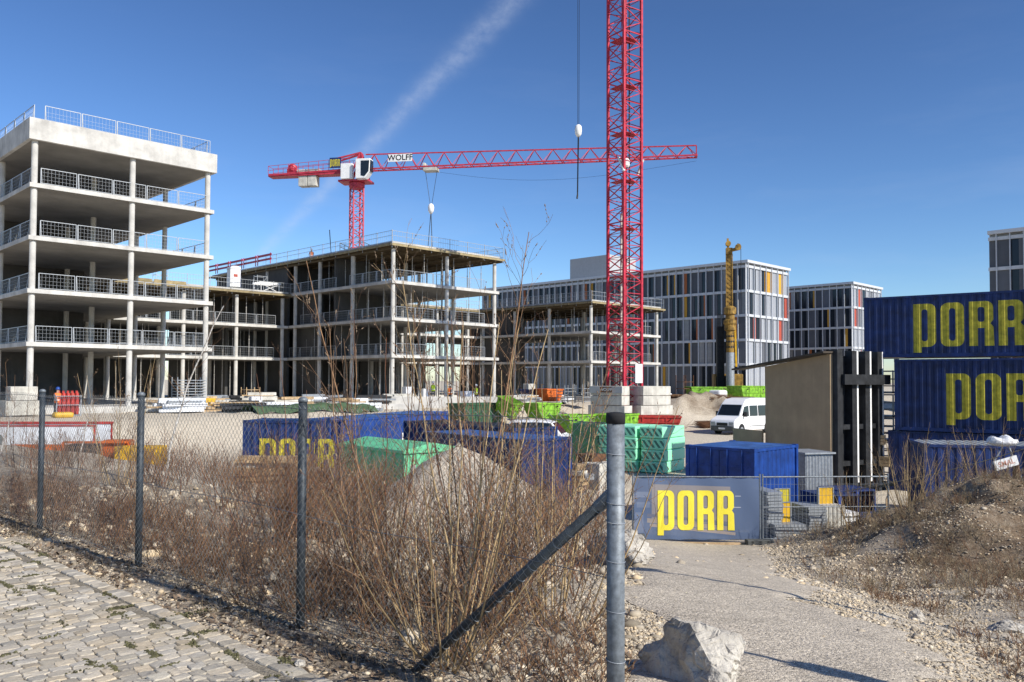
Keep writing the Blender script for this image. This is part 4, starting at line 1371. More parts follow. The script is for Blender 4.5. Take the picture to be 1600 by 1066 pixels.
# ten foot container behind the banner
container('short bright blue container standing behind the banner fence', (7.42, 25.5, -2.95), R(46), L=2.99, H=2.59, mat='blue_bright', doors_end='x0')
# left containers
container('short blue container with yellow letters behind the wire fence at left', (-11.35, 35.2, -2.68), R(-3), L=3.05, H=2.66, mat='blue', letters=(.72, .45, 1.45), doors_end='x1')
container('long bright blue container behind the lettered one, white plate on side', (-7.7, 38.0, -2.86), R(71.3), L=12.19, H=2.74, mat='blue_bright', doors_end='x1')
# two dark roofed containers, ends lit
a8 = R(41)
container('blue container with open roof behind the gravel heap, its end sunlit', (.35, 28.6, -2.92), a8, L=2.44, W=6.06, H=2.6, mat='blue', doors_end=None, roof='blue_roof')
container('blue container with black roofing felt behind the gravel heap', (.1, 33.6, -2.9), a8, L=2.44, W=8.0, H=2.68, mat='blue', doors_end=None, roof='dark_steel')
# white plate on the long container
pl_ = MB().box(-.35, .35, -.012, 0, -.3, .3).build('plate', 'white', None)
for o in bpy.data.objects:
    if o.name.startswith('shipping_container') and 'white plate' in o.get('label', ''):
        pl_.parent = o; pl_.location = (6.4, -.012, 1.5); pl_.rotation_euler = (0, 0, 0)

# ------------------------------------------------------------------ insulation packs
def pack_mat():
    m = bpy.data.materials.new('pack_foil'); m.use_nodes = True
    t = m.node_tree; b = t.nodes['Principled BSDF']; L = t.links.new
    b.inputs['Roughness'].default_value = .4
    tcn = t.nodes.new('ShaderNodeTexCoord')
    mp_ = t.nodes.new('ShaderNodeMapping'); mp_.inputs['Rotation'].default_value = (0, R(38), 0)
    L(tcn.outputs['Object'], mp_.inputs[0])
    wv = t.nodes.new('ShaderNodeTexWave'); wv.inputs['Scale'].default_value = 1.25; wv.inputs['Distortion'].default_value = .4
    L(mp_.outputs[0], wv.inputs['Vector'])
    rp = t.nodes.new('ShaderNodeValToRGB'); rp.color_ramp.elements[0].position = .5; rp.color_ramp.elements[1].position = .6
    L(wv.outputs['Fac'], rp.inputs[0])
    sp = t.nodes.new('ShaderNodeSeparateXYZ'); L(tcn.outputs['Object'], sp.inputs[0])
    def ma(op, a, c):
        n = t.nodes.new('ShaderNodeMath'); n.operation = op
        for i, v in enumerate((a, c)):
            if isinstance(v, (int, float)): n.inputs[i].default_value = v
            else: L(v, n.inputs[i])
        return n.outputs[0]
    nrm = t.nodes.new('ShaderNodeSeparateXYZ'); L(tcn.outputs['Normal'], nrm.inputs[0])
    side = ma('GREATER_THAN', ma('ABSOLUTE', nrm.outputs[1], 0), .6)
    band = ma('MULTIPLY', ma('GREATER_THAN', sp.outputs[2], .1), ma('LESS_THAN', sp.outputs[2], .46))
    f_ = ma('MULTIPLY', ma('MULTIPLY', rp.outputs[0], band), side)
    mx = t.nodes.new('ShaderNodeMixRGB'); L(f_, mx.inputs[0])
    mx.inputs[1].default_value = (.30, .80, .50, 1); mx.inputs[2].default_value = (.06, .20, .13, 1)
    n4 = t.nodes.new('ShaderNodeTexNoise'); n4.inputs['Scale'].default_value = 5
    L(tcn.outputs['Object'], n4.inputs[0])
    bp = t.nodes.new('ShaderNodeBump'); bp.inputs['Strength'].default_value = .35; L(n4.outputs[0], bp.inputs['Height']); L(bp.outputs[0], b.inputs['Normal'])
    L(mx.outputs[0], b.inputs['Base Color'])
    return m
M['pack'] = pack_mat()
pkb = MB().box(0, 1.28, 0, 2.5, 0, .56)
pkm = shared(pkb, 'insulation_pack', 'pack')
pa = R(-36)
def pxy(dx, dy): return (5.2 + dx * math.cos(pa) - dy * math.sin(pa), 42.6 + dx * math.sin(pa) + dy * math.cos(pa))
for (col, nst, nm) in ((-1.42, 4, 'left hand'), (0, 4, 'middle'), (1.42, 4, 'right hand')):
    for k in range(nst):
        x_, y_ = pxy(col + random.uniform(-.05, .05), (.0 if col < 1 else .25) + random.uniform(-.08, .08))
        o = link_mesh('insulation_pack', pkm, None, None, (x_, y_, gz(5.5, 42) + .04 + .575 * k), pa + random.uniform(-.03, .03))
        b_ = o.modifiers.new('bevel', 'BEVEL'); b_.width = .05; b_.segments = 2
        ordn = ['bottom', 'second', 'third', 'top'][k]
        tag(o, f'green foil insulation pack, {ordn} of the {nm} pile behind steel post', 'insulation pack', 'green insulation packs')
# dark green tall stack left of the post and bundled timber slabs
o = MB().box(0, 1.5, 0, 1.9, 0, 2.3).build('sheeted_stack', 'green_dark', None, (3.1, 43.5, gz(3.5, 44)), R(-18), bevel=.06); tag(o, 'dark green sheeted stack left of the insulation packs', 'stack')

# ------------------------------------------------------------------ banner fence
gpB = gz(5.0, 22.5)
bf = thing('site_fence_panel', 'mobile site fence with blue banner in yellow letters across the track', 'fence panel', (3.26, 22.45, gpB), R(.5))
def panel_frame(parent, L, h, z0=.14):
    f_ = MB(); t_ = .045
    f_.tube((0, 0, .02), (0, 0, h + .08), .024, n=8); f_.tube((L, 0, .02), (L, 0, h + .08), .024, n=8)
    f_.tube((0, 0, h), (L, 0, h), .02, n=8); f_.tube((0, 0, z0), (L, 0, z0), .02, n=8); f_.tube((0, 0, h * .55), (L, 0, h * .55), .014, n=6)
    f_.build('frame', 'galv_post', parent)
    w_ = MB()
    for k in range(1, int(L / .11)): w_.bar((k * .11, 0, z0), (k * .11, 0, h), .007)
    for z in (.45, .8, 1.3, 1.6): w_.bar((0, 0, z), (L, 0, z), .007)
    w_.build('wire_mesh', 'galv_post', parent)
panel_frame(bf, 3.42, 1.80)
def banner_mat():
    m = bpy.data.materials.new('banner_print'); m.use_nodes = True
    t = m.node_tree; b = t.nodes['Principled BSDF']; L = t.links.new
    b.inputs['Roughness'].default_value = .65
    tcn = t.nodes.new('ShaderNodeTexCoord')
    sp = t.nodes.new('ShaderNodeSeparateXYZ'); L(tcn.outputs['Object'], sp.inputs[0])
    def ma(op, a, c):
        n = t.nodes.new('ShaderNodeMath'); n.operation = op
        for i, v in enumerate((a, c)):
            if isinstance(v, (int, float)): n.inputs[i].default_value = v
            else: L(v, n.inputs[i])
        return n.outputs[0]
    X, Z_ = sp.outputs[0], sp.outputs[2]
    def quad(x0, x1, za, zb, slope):
        zz = ma('SUBTRACT', Z_, ma('MULTIPLY', X, slope))
        r = ma('MULTIPLY', ma('GREATER_THAN', X, x0), ma('LESS_THAN', X, x1))
        return ma('MULTIPLY', r, ma('MULTIPLY', ma('GREATER_THAN', zz, za), ma('LESS_THAN', zz, zb)))
    base = (.085, .125, .215, 1)
    cur = None
    def over(cur, f_, col):
        mx = t.nodes.new('ShaderNodeMixRGB'); L(f_, mx.inputs[0])
        if isinstance(cur, tuple): mx.inputs[1].default_value = cur
        else: L(cur, mx.inputs[1])
        mx.inputs[2].default_value = col; return mx.outputs[0]
    c = over(base, quad(.50, 2.62, .62, 1.62, -.03), (.235, .215, .215, 1))
    c = over(c, quad(.38, 2.65, .78, .86, -.10), (.13, .14, .19, 1))
    c = over(c, quad(.38, 2.6, .62, .74, -.10), (.27, .235, .215, 1))
    c = over(c, quad(.45, 2.75, .52, .60, -.10), (.30, .255, .23, 1))
    c = over(c, quad(.08, .42, 1.25, 1.40, 0), (.16, .20, .29, 1))
    c = over(c, quad(.10, .45, .98, 1.12, 0), (.14, .18, .27, 1))
    c = over(c, quad(.05, .28, .30, .85, 0), (.14, .18, .27, 1))
    c = over(c, quad(2.70, 2.9, .98, 1.0, 0), (.40, .42, .46, 1)); c = over(c, quad(2.75, 2.9, 1.28, 1.3, 0), (.40, .42, .46, 1))
    L(c, b.inputs['Base Color'])
    # the banner is a fine mesh: a little light comes through
    tr = t.nodes.new('ShaderNodeBsdfTransparent'); mxs = t.nodes.new('ShaderNodeMixShader'); mxs.inputs[0].default_value = .06
    L(b.outputs[0], mxs.inputs[1]); L(tr.outputs[0], mxs.inputs[2]); L(mxs.outputs[0], t.nodes['Material Output'].inputs[0])
    return m
M['banner'] = banner_mat()
nxx, nzz = 60, 30
vs_, fs_ = [], []
def bany(x, z):
    return -.03 - .018 * math.sin(x * 2.1 + .4) * math.sin(z * 1.9) - .008 * math.sin(x * 7 + z * 3) - .010 * (abs(math.sin(x * 4.6)) ** 8) * max(0, 1 - z)
for j in range(nzz + 1):
    for i in range(nxx + 1):
        x = .03 + 3.36 * i / nxx; z = .12 + 1.66 * j / nzz
        if j == nzz: z -= .022 * abs(math.sin(i / nxx * math.pi * 6.5))
        if j == 0: z += .02 * abs(math.sin(i / nxx * math.pi * 5.5))
        vs_.append((x, bany(x, z), z))
for j in range(nzz):
    for i in range(nxx):
        a = j * (nxx + 1) + i; fs_.append((a, a + 1, a + nxx + 2, a + nxx + 1))
bn = MB().add(vs_, fs_).build('banner', 'banner', bf, smooth=True)
for i, ch in enumerate('PORR'):
    me = curve_mesh(letter_outlines(ch), 'letter')
    bm = bmesh.new(); bm.from_mesh(me)
    x0 = .66 + i * .535
    for v in bm.verts: v.co = Vector((x0 + v.co.x * .93, 0, .38 + v.co.y * 1.06))
    bmesh.ops.triangulate(bm, faces=bm.faces)
    bmesh.ops.subdivide_edges(bm, edges=bm.edges, cuts=2)
    for v in bm.verts: v.co.y = bany(v.co.x, v.co.z) - .013
    bm.to_mesh(me); bm.free()
    link_mesh('letter', me, mk('banner_yellow', (.82, .70, .05), .6, var=.03) or 'banner_yellow', bn)
pf2 = thing('site_fence_panel', 'bare mesh site fence panel right of the blue banner', 'fence panel', (6.76, 22.5, gpB), R(4))
panel_frame(pf2, 3.5, 1.80)
ft = MB().box(-.36, .36, -.12, .12, 0, .15)
fm_ = ft.mesh('fence_foot'); fm_.materials.append(M['foot_grey'])
for (x_, y_, lab) in ((3.2, 22.4, 'grey concrete fence foot under left end of the banner'), (6.55, 22.1, 'grey fence foot with holes under right end of the banner'), (10.2, 22.7, 'grey fence foot under far end of the bare mesh panel')):
    t_ = thing('fence_foot', lab, 'fence foot', (x_, y_, gz(x_, y_) - .01), R(4))
    o = link_mesh('block', fm_, None, t_)
    b_ = o.modifiers.new('bevel', 'BEVEL'); b_.width = .015
    hm = MB()
    for k in range(3):
        for zz in (.035, .09): hm.box(-.25 + .21 * k, -.19 + .21 * k, -.124, -.118, zz, zz + .035)
    hm.build('hole', 'black', t_)
o = MB().box(0, 2.7, -.06, .06, 0, .06).build('plank', 'timber', None, (3.75, 22.3, gpB + .03), R(-2)); tag(o, 'pale timber plank lying under the banner', 'plank')

# ------------------------------------------------------------------ shuttering
ply = thing('plywood_shuttering', 'tall brown plywood shuttering wall left of the black steel ribs', 'formwork', (13.1, 34.0, -2.95), facing((13.1, 34.0), (11.75, 38.3)))
Lp = 4.5
MB().prism([(0, 0), (Lp, 0), (Lp, 5.35), (0, 5.80)], 0, .12).build('plywood_face', 'plybrown', ply)
MB().prism([(-.06, 5.83), (Lp + 2.2, 5.2), (Lp + 2.2, 5.28), (-.06, 5.91)], -.12, .5).build('cover_board', 'formply', ply)
MB().prism([(Lp + .02, 0), (Lp + 2.4, 0), (Lp + 2.4, 2.4), (Lp + .02, 2.4)], .2, .3).build('plywood_face', 'plybrown', ply)
for z_ in (.9, 2.4, 4.0): MB().box(.02, Lp - .02, -.18, -.004, z_, z_ + .2).build('waler', 'dark_steel', ply)
rib = thing('steel_shuttering', 'black steel ribbed shuttering with uprights edged white as if sunlit', 'formwork', (13.28, 33.9, -2.95), facing((13.28, 33.9), (16.5, 36.0)))
MB().box(0, 3.35, .35, .45, 0, 5.75).build('sheet', 'dark_steel', rib)
MB().box(-.1, .22, -.05, .346, 0, 5.98).build('edge_beam', 'dark_steel', rib)
for k, x_ in enumerate((.95, 1.85, 2.72)):
    MB().box(x_, x_ + .34, 0, .346, .0 if k else .0, 5.95).build('upright', 'dark_steel', rib)
    MB().box(x_ + .30, x_ + .40, -.012, -.003, .5, 5.95).build('upright_lit_edge', 'white', rib)  # sunlight on the right edges of the uprights, put in as white strips
    MB().box(x_ + .342, x_ + .40, -.0025, .33, .5, 5.95).build('upright_lit_edge', 'white', rib)
for z_ in (4.55,): MB().box(.15, 3.3, -.22, -.014, z_, z_ + .42).build('waler', 'dark_steel', rib)
for z_ in (1.2, 2.7): MB().box(.25, 3.3, .1, .344, z_, z_ + .2).build('waler', 'dark_steel', rib)

# ------------------------------------------------------------------ materials stored by the banner
def board_stack(name, label, loc, rz, L, W, n, th, mat, gap=.012):
    t_ = thing(name, label, 'stack', loc, rz)
    me = shared(MB().box(-L / 2, L / 2, -W / 2, W / 2, 0, th), 'board', mat)
    for k in range(n):
        o = link_mesh('board', me, None, t_, (random.uniform(-.03, .03), random.uniform(-.02, .02), k * (th + gap)), random.uniform(-.02, .02))
    return t_
board_stack('shutter_stack', 'tall stack of grey shuttering boards beside the banner', (7.35, 24.2, gz(7.35, 24.2)), R(10), .45, 1.2, 16, .075, 'galv')
board_stack('shutter_stack', 'low stack of grey boards under the yellow shutter panels', (7.75, 23.6, gz(7.75, 23.6)), R(6), .9, .6, 5, .07, 'galv')
board_stack('shutter_stack', 'middle stack of grey boards in front of the blue container', (8.65, 24.4, gz(8.65, 24.4)), R(10), .55, 1.1, 10, .07, 'galv')
for (x_, y_, z_, mat, lab, h_) in ((7.72, 23.8, .42, 'yellow', 'orange yellow shutter panel standing on the low grey boards', .55), (9.2, 24.5, .8, 'yellow', 'orange yellow shutter panel on top of the upright grey slabs', .48),
                              (7.75, 24.9, .78, 'porr_yellow', 'bright yellow notice panel left, leaning on blue container', .5), (8.15, 25.2, .78, 'porr_yellow', 'bright yellow notice panel right, leaning on blue container', .5)):
    t_ = thing('yellow_shutter', lab, 'shutter', (x_, y_, gz(x_, y_) + z_), R(12))
    MB().box(-.22, .22, -.03, .03, 0, h_).build('face', mat, t_)
    MB().box(-.25, -.224, -.05, .05, -.02, h_ + .02).box(.224, .25, -.05, .05, -.02, h_ + .02).box(-.224, .224, -.05, .05, h_ + .004, h_ + .02).build('rim', 'galv', t_)
for k in range(5):
    o = MB().box(-.05, .05, -.4, .4, 0, .78).build('concrete_slab', 'concrete_block', None, (8.98 + .125 * k, 24.4 + .02 * k, gz(9.1, 24.4)), R(12 + random.uniform(-2, 2)))
    tag(o, 'grey slab standing upright under the orange panel, ' + ['leftmost', 'second from left', 'middle one', 'second from right', 'rightmost'][k], 'slab', 'upright grey slabs')
sm_ = MB()
for k in range(4): sm_.box(.02 * k, .5 + .02 * k, 0, .9, .16 * k, .16 * k + .1); sm_.box(.05, .15, .1, .8, .16 * k + .1, .16 * k + .16)
o = sm_.build('rail_bundle', 'white', None, (9.75, 24.6, gz(9.8, 24.6)), R(15)); tag(o, 'stacked white rails right of the upright slabs', 'rail bundle')
for (x_, y_, rz, lab) in ((10.0, 26.3, 10, 'small open blue storage box right of the short container, nearest'), (10.9, 27.2, 12, 'small open blue storage box right of the short container, farther')):
    t_ = thing('storage_box', lab, 'box', (x_, y_, gz(x_, y_)), R(rz))
    b_ = MB(); b_.box(-.65, .65, -.6, .6, .1, .16); b_.box(-.65, -.6, -.6, .6, .16, 1.15); b_.box(.6, .65, -.6, .6, .16, 1.15); b_.box(-.6, .6, .55, .6, .16, 1.15); b_.box(-.6, .6, -.6, -.55, .16, .5); b_.box(-.65, .65, -.6, .6, 1.154, 1.2)
    b_.build('shell', 'blue', t_)
    MB().box(-.05, .05, -.61, -.55, .5, 1.15).build('mullion', 'blue_bright', t_)
    MB().box(-.6, -.4, -.5, .5, 0, .1).box(.4, .6, -.5, .5, 0, .1).build('skid', 'dark_steel', t_)
t_ = thing('garden_shed', 'galvanised corrugated steel cabinet behind the short blue container', 'cabinet', (10.05, 28.6, gz(10, 28.6)), R(15))
g_ = MB(); n = 18
vs_, fs_ = [], []
for k in range(n + 1):
    d = .03 * (k % 2)
    vs_ += [(k * 1.1 / n, -d, 0), (k * 1.1 / n, -d, 2.1)]
for k in range(n): fs_.append((2 * k, 2 * k + 2, 2 * k + 3, 2 * k + 1))
g_.add(vs_, fs_); g_.box(0, 1.1, .02, 1.4, 0, 2.1); g_.build('shell', 'galv', t_)
MB().box(-.06, 1.16, -.1, 1.46, 2.104, 2.16).build('roof', 'galv', t_)
for k, (x_, y_, lab) in enumerate(((10.7, 23.8, 'short orange timber stake by the small blue boxes'), (12.1, 24.6, 'short orange timber stake below the black shuttering'))):
    o = MB().prism([(-.04, 0), (.04, 0), (.04, .95), (0, 1.05), (-.04, .95)], -.03, .03).build('timber_stake', 'timber', None, (x_, y_, gz(x_, y_) - .1)); tag(o, lab, 'stake')
o = MB().box(-1.6, 1.6, -.5, .5, 0, .16).box(-1.4, 1.2, -.4, .4, .164, .26).build('sheet_pile', 'mint', None, (11.9, 26.4, gz(11.9, 26.4) + .02), R(12)); tag(o, 'low pile of green sheets behind the orange stakes', 'sheets')
o = MB().bar((0, 0, 0), (3.4, .3, .25), .12, .16).build('timber_beam', 'timber', None, (10.6, 29.5, -2.2), R(8)); tag(o, 'long brown timber beam below the black shuttering', 'beam')

# sign on guy poles at right edge
sg = thing('barrier_stand', 'leaning pole stand with white bag and small red lettered sign at right edge', 'stand', (13.6, 22.6, gz(13.6, 22.6)), 0)
gp_ = MB(); gp_.tube((-1.35, 0, -.1), (-.2, .1, 1.75), .02, n=6); gp_.tube((.55, 0, -.1), (-.1, .1, 1.75), .02, n=6); gp_.build('leg', 'galv', sg)
MB().lathe([(.08, -.5), (.12, -.2), (.1, .6), (.05, .8)], 8, (.1, .05, .4)).build('stump', 'bark_brown', sg)
bgm = bmesh.new(); bmesh.ops.create_icosphere(bgm, subdivisions=3, radius=1)
for v in bgm.verts: v.co = Vector((v.co.x * .42, v.co.y * .25, v.co.z * .14 + .05 * math.sin(v.co.x * 7) * (v.co.z > 0)))
me = bpy.data.meshes.new('bag'); bgm.to_mesh(me); bgm.free()
link_mesh('bag', me, 'bag', sg, (-.25, .1, 1.82))
sn = MB().box(-.32, .32, -.02, .02, -.13, .13).build('sign', 'white', sg, (-.25, -.06, 1.25)); sn.rotation_euler = (0, R(-16), 0)
wt = text_mesh('SMAL', .19); lo = link_mesh('lettering', wt, 'salmon', sn, (0, -.024, 0))
bo = MB(); pp = None
for k in range(13):
    f_ = k / 12; pt = (-4.6 + 6.6 * f_, .05, .45 + 1.75 * f_ - .18 * math.sin(math.pi * f_))
    if pp: bo.tube(pp, pt, .013, n=6)
    pp = pt
bo.build('cable', 'dark_steel', sg)

# ------------------------------------------------------------------ skips
def skip(label, loc, rz, L=3.8, W=1.75, H=1.45, mat='lime', rim=True, tilt=0.0, z=None):
    t = thing('skip', label, 'skip', (loc[0], loc[1], gz(*loc) if z is None else z), rz)
    if tilt: t.rotation_euler = (tilt, 0, rz)
    b = .55
    # tub: side profile in xz, walls as a shell open at the top
    pr = [(-L / 2 + b, 0), (L / 2 - b, 0), (L / 2 - .12, H * .55), (L / 2, H), (-L / 2, H), (-L / 2 + .12, H * .55)]
    for y in (-W / 2, W / 2 - .05): MB().prism(pr, y, y + .05).build('side_plate', mat, t)
    m = MB()
    seq = [(-L / 2, H), (-L / 2 + .12, H * .55), (-L / 2 + b, 0), (L / 2 - b, 0), (L / 2 - .12, H * .55), (L / 2, H)]
    for (x0, z0), (x1, z1) in zip(seq[:-1], seq[1:]):
        m.bar((x0, 0, z0 + .01), (x1, 0, z1 + .01), W - .104, .05, up=(0, 0, 1) if abs(x1 - x0) > .1 else (1, 0, 0))
    m.build('hull', mat, t)
    r = MB()
    for y in (-W / 2 - .035, W / 2 + .035): r.box(-L / 2 - .03, L / 2 + .03, y - .03, y + .03, H - .1, H + .02)
    r.build('rim', mat, t)
    rb = MB()
    for x in (-L * .22, L * .22):
        for y in (-W / 2 - .03, W / 2 + .03): rb.box(x - .05, x + .05, y - .027, y + .027, .05, H - .104)
    for y in (-W / 2 - .03, W / 2 + .03): rb.box(-L / 2 + .12, L / 2 - .12, y - .022, y + .022, H * .52, H * .6)
    rb.build('rib', mat, t)
    lg = MB()
    for x in (-L * .3, L * .3):
        for sy in (-1, 1): lg.tube((x, sy * (W / 2 + .03), H * .78), (x, sy * (W / 2 + .16), H * .78), .05, n=8)
    lg.build('lifting_lug', 'dark_steel', t)
    MB().box(-L / 2 + .35, L / 2 - .35, -W / 2 + .06, W / 2 - .06, H * .35, H * .55).build('rubble', 'concrete_dark', t)
    return t
def at(px, Y): return ((px - 800) / 1300 * Y, Y)
skip('lime green skip standing in the middle, left of orange skip', at(848, 68), R(40), L=2.6, mat='lime', H=1.25, z=-1.35)
skip('lime green skip with one sloping end lit, left of steel post top', at(896, 58), R(50), L=3.4, mat='lime', H=1.3)
skip('lime green skip right behind the steel end post', at(958, 60), R(48), L=4.0, mat='lime', H=1.35)
skip('lime green skip tipped on edge behind the shrub tops', at(790, 66), R(60), L=1.9, W=1.4, mat='lime', H=1.3, tilt=R(24), z=-1.0)
skip('orange skip on the terrace by silver crates', at(858, 82), R(45), L=2.4, W=1.6, H=1.2, mat='orange', z=-.3)
skip('dark blue skip beside the orange skip', at(834, 83), R(45), L=2.4, W=1.6, H=1.2, mat='blue', z=-.35)
skip('red steel skip in front of the crane ballast', at(1022, 64), R(-8), L=4.0, W=2.0, H=1.05, mat='red')
skip('far lime green skip beyond the soil heap, left one', at(1108, 93), R(10), L=5.0, W=2.0, H=1.3, mat='lime', z=-.2)
skip('far lime green skip beyond the soil heap, right one', at(1168, 90), R(35), L=4.4, W=2.0, H=1.6, mat='lime', z=-.35)
skip('dark green skip between containers and the middle frame', at(745, 66), R(45), L=4.4, W=2.0, H=1.5, mat='green_dark', z=-1.6)
MBx = MB()
t = thing('lidded_box', 'mint green steel box with lid behind the gravel heap', 'box', (-3.5, 27.2, gz(-3.5, 27.2)), R(42))
MB().box(0, 2.2, 0, 4.0, 0, 1.62).build('body', 'green_dark' if False else 'mint', t, bevel=.03)
lid = MB(); lid.prism([(-.08, 1.624), (2.28, 1.624), (2.28, 1.74), (1.1, 1.95), (-.08, 1.74)], -.08, 4.08); lid.build('lid', 'mint', t, bevel=.02)
for y_ in (.6, 2.0, 3.4): MB().box(-.05, -.003, y_ - .05, y_ + .05, .02, 1.6).build('rib', 'mint', t)
for x_ in (.5, 1.6): MB().box(x_ - .05, x_ + .05, -.05, -.003, .02, 1.6).build('rib', 'mint', t)
MB().box(.25, 1.95, -.012, -.004, .95, 1.25).build('label_plate', 'white', t)

# ------------------------------------------------------------------ vehicles
def vehicle(name, label, cat, loc, rz, prof, W, wheels, glass, wr=.34, z=None):
    """prof: side outline (x, z), x forward = -x. Body narrows above the belt line"""
    t = thing(name, label, cat, (loc[0], loc[1], gz(*loc) if z is None else z), rz)
    belt = 1.05
    top = max(p[1] for p in prof)
    def half(zv): return W / 2 * (1 - .13 * max(0, (zv - belt) / (top - belt)) ** 1.4)
    n = len(prof)
    vs = [(x, -half(zv), zv) for x, zv in prof] + [(x, half(zv), zv) for x, zv in prof]
    fs = [tuple(range(n)), tuple(range(2 * n - 1, n - 1, -1))] + [(i, n + i, n + (i + 1) % n, (i + 1) % n) for i in range(n)]
    MB().add(vs, fs).build('body', 'white_paint', t, bevel=.06)
    for x in wheels:
        for sy in (-1, 1):
            w_ = MB().tube((x, sy * (W / 2 - .22), wr), (x, sy * (W / 2 + .012), wr), wr, n=20).build('wheel', 'rubber', t)
            MB().tube((x, sy * (W / 2 + .013), wr), (x, sy * (W / 2 + .025), wr), wr * .6, n=16).build('rim', 'galv', w_)
            MB().tube((x, sy * (W / 2 - .1), wr + .02), (x, sy * (W / 2 + .006), wr + .02), wr * 1.22, n=20).build('wheel_arch', 'black', t)
    for poly in glass['side']:
        for sy in (-1, 1):
            o_ = [(x, sy * (half(zv) + .012), zv) for x, zv in poly]; i_ = [(x, sy * (half(zv) - .03), zv) for x, zv in poly]
            k = len(poly)
            MB().add(o_ + i_, [tuple(range(k)), tuple(range(2 * k - 1, k - 1, -1))] + [(i, k + i, k + (i + 1) % k, (i + 1) % k) for i in range(k)]).build('side_window', 'glass_car', t)
    (xa, za), (xb, zb) = glass['front']
    nx_ = Vector((-(zb - za), 0, (xb - xa))).normalized() * .014
    if nx_.x > 0: nx_ = -nx_
    nx_ = nx_ * 1.6
    ws = MB(); q_ = .12
    def pt(x, zv, sy, inn): return (x + (nx_.x if not inn else -nx_.x), sy * (half(zv) - q_), zv + (nx_.z if not inn else -nx_.z))
    vv = [pt(xa, za, -1, 0), pt(xa, za, 1, 0), pt(xb, zb, 1, 0), pt(xb, zb, -1, 0), pt(xa, za, -1, 1), pt(xa, za, 1, 1), pt(xb, zb, 1, 1), pt(xb, zb, -1, 1)]
    ws.add(vv, [(0, 1, 2, 3), (7, 6, 5, 4), (0, 4, 5, 1), (1, 5, 6, 2), (2, 6, 7, 3), (3, 7, 4, 0)]).build('windscreen', 'glass_car', t)
    return t
vanp = [(0, .28), (.02, .55), (.0, .85), (.12, 1.05), (.75, 1.28), (1.35, 2.12), (1.75, 2.45), (2.6, 2.55), (5.55, 2.52), (5.6, 2.3), (5.62, .5), (5.5, .28)]
van = vehicle('van', 'white high roofed minibus parked left of the plywood shuttering', 'van', at(1128, 58.2), R(44), vanp, 1.95, (.95, 4.45),
    {'side': [[(1.02, 1.32), (1.38, 1.95), (1.95, 2.02), (1.95, 1.28)], [(2.1, 1.28), (2.1, 2.02), (3.15, 2.02), (3.15, 1.28)], [(3.3, 1.28), (3.3, 2.02), (4.4, 2.02), (4.4, 1.28)], [(4.55, 1.28), (4.55, 2.0), (5.45, 2.0), (5.45, 1.28)]],
     'front': ((.79, 1.336), (1.31, 2.064))})
MB().box(-.05, .2, -.90, .90, .26, .62).build('bumper', 'foot_grey', van, bevel=.04)
MB().box(-.03, .15, -.42, .42, .64, .84).build('grille', 'black', van)
for sy in (-1, 1):
    MB().box(-.02, .3, sy * .72 - .19, sy * .72 + .19, .66, .90).build('headlight', 'galv', van, bevel=.03)
    MB().box(1.15, 1.32, sy * 1.12 - .12, sy * 1.12 + .12, 1.25, 1.6).build('mirror', 'black', van, bevel=.03)
MB().box(-.062, -.052, -.26, .26, .38, .5).build('number_plate', 'white', van)
MB().box(1.97, 5.5, .985, .99, .55, .60).box(1.97, 5.5, -.99, -.985, .55, .60).build('side_moulding', 'foot_grey', van)
carp = [(0, .3), (0, .75), (.15, 1.0), (1.1, 1.12), (1.75, 1.85), (2.3, 1.95), (4.3, 1.93), (4.75, 1.2), (4.85, .9), (4.8, .3)]
car = vehicle('car', 'white estate car with dark windows parked behind the blue containers', 'car', at(792, 50.5), R(165), carp, 1.85, (.85, 3.9),
    {'side': [[(1.35, 1.2), (1.8, 1.8), (2.6, 1.84), (2.6, 1.2)], [(2.7, 1.2), (2.7, 1.84), (3.6, 1.82), (3.6, 1.2)], [(3.7, 1.2), (3.7, 1.82), (4.25, 1.8), (4.5, 1.25)]],
     'front': ((1.15, 1.17), (1.7, 1.8))}, z=-2.65)
car.location.x += 4.6
for sy in (-1, 1): MB().box(-.02, .2, sy * .68 - .18, sy * .68 + .18, .72, .9).build('headlight', 'galv', car)
MB().box(-.03, .12, -.85, .85, .3, .55).build('bumper', 'foot_grey', car)
MB().box(-.015, .1, -.45, .45, .6, .8).build('grille', 'black', car)

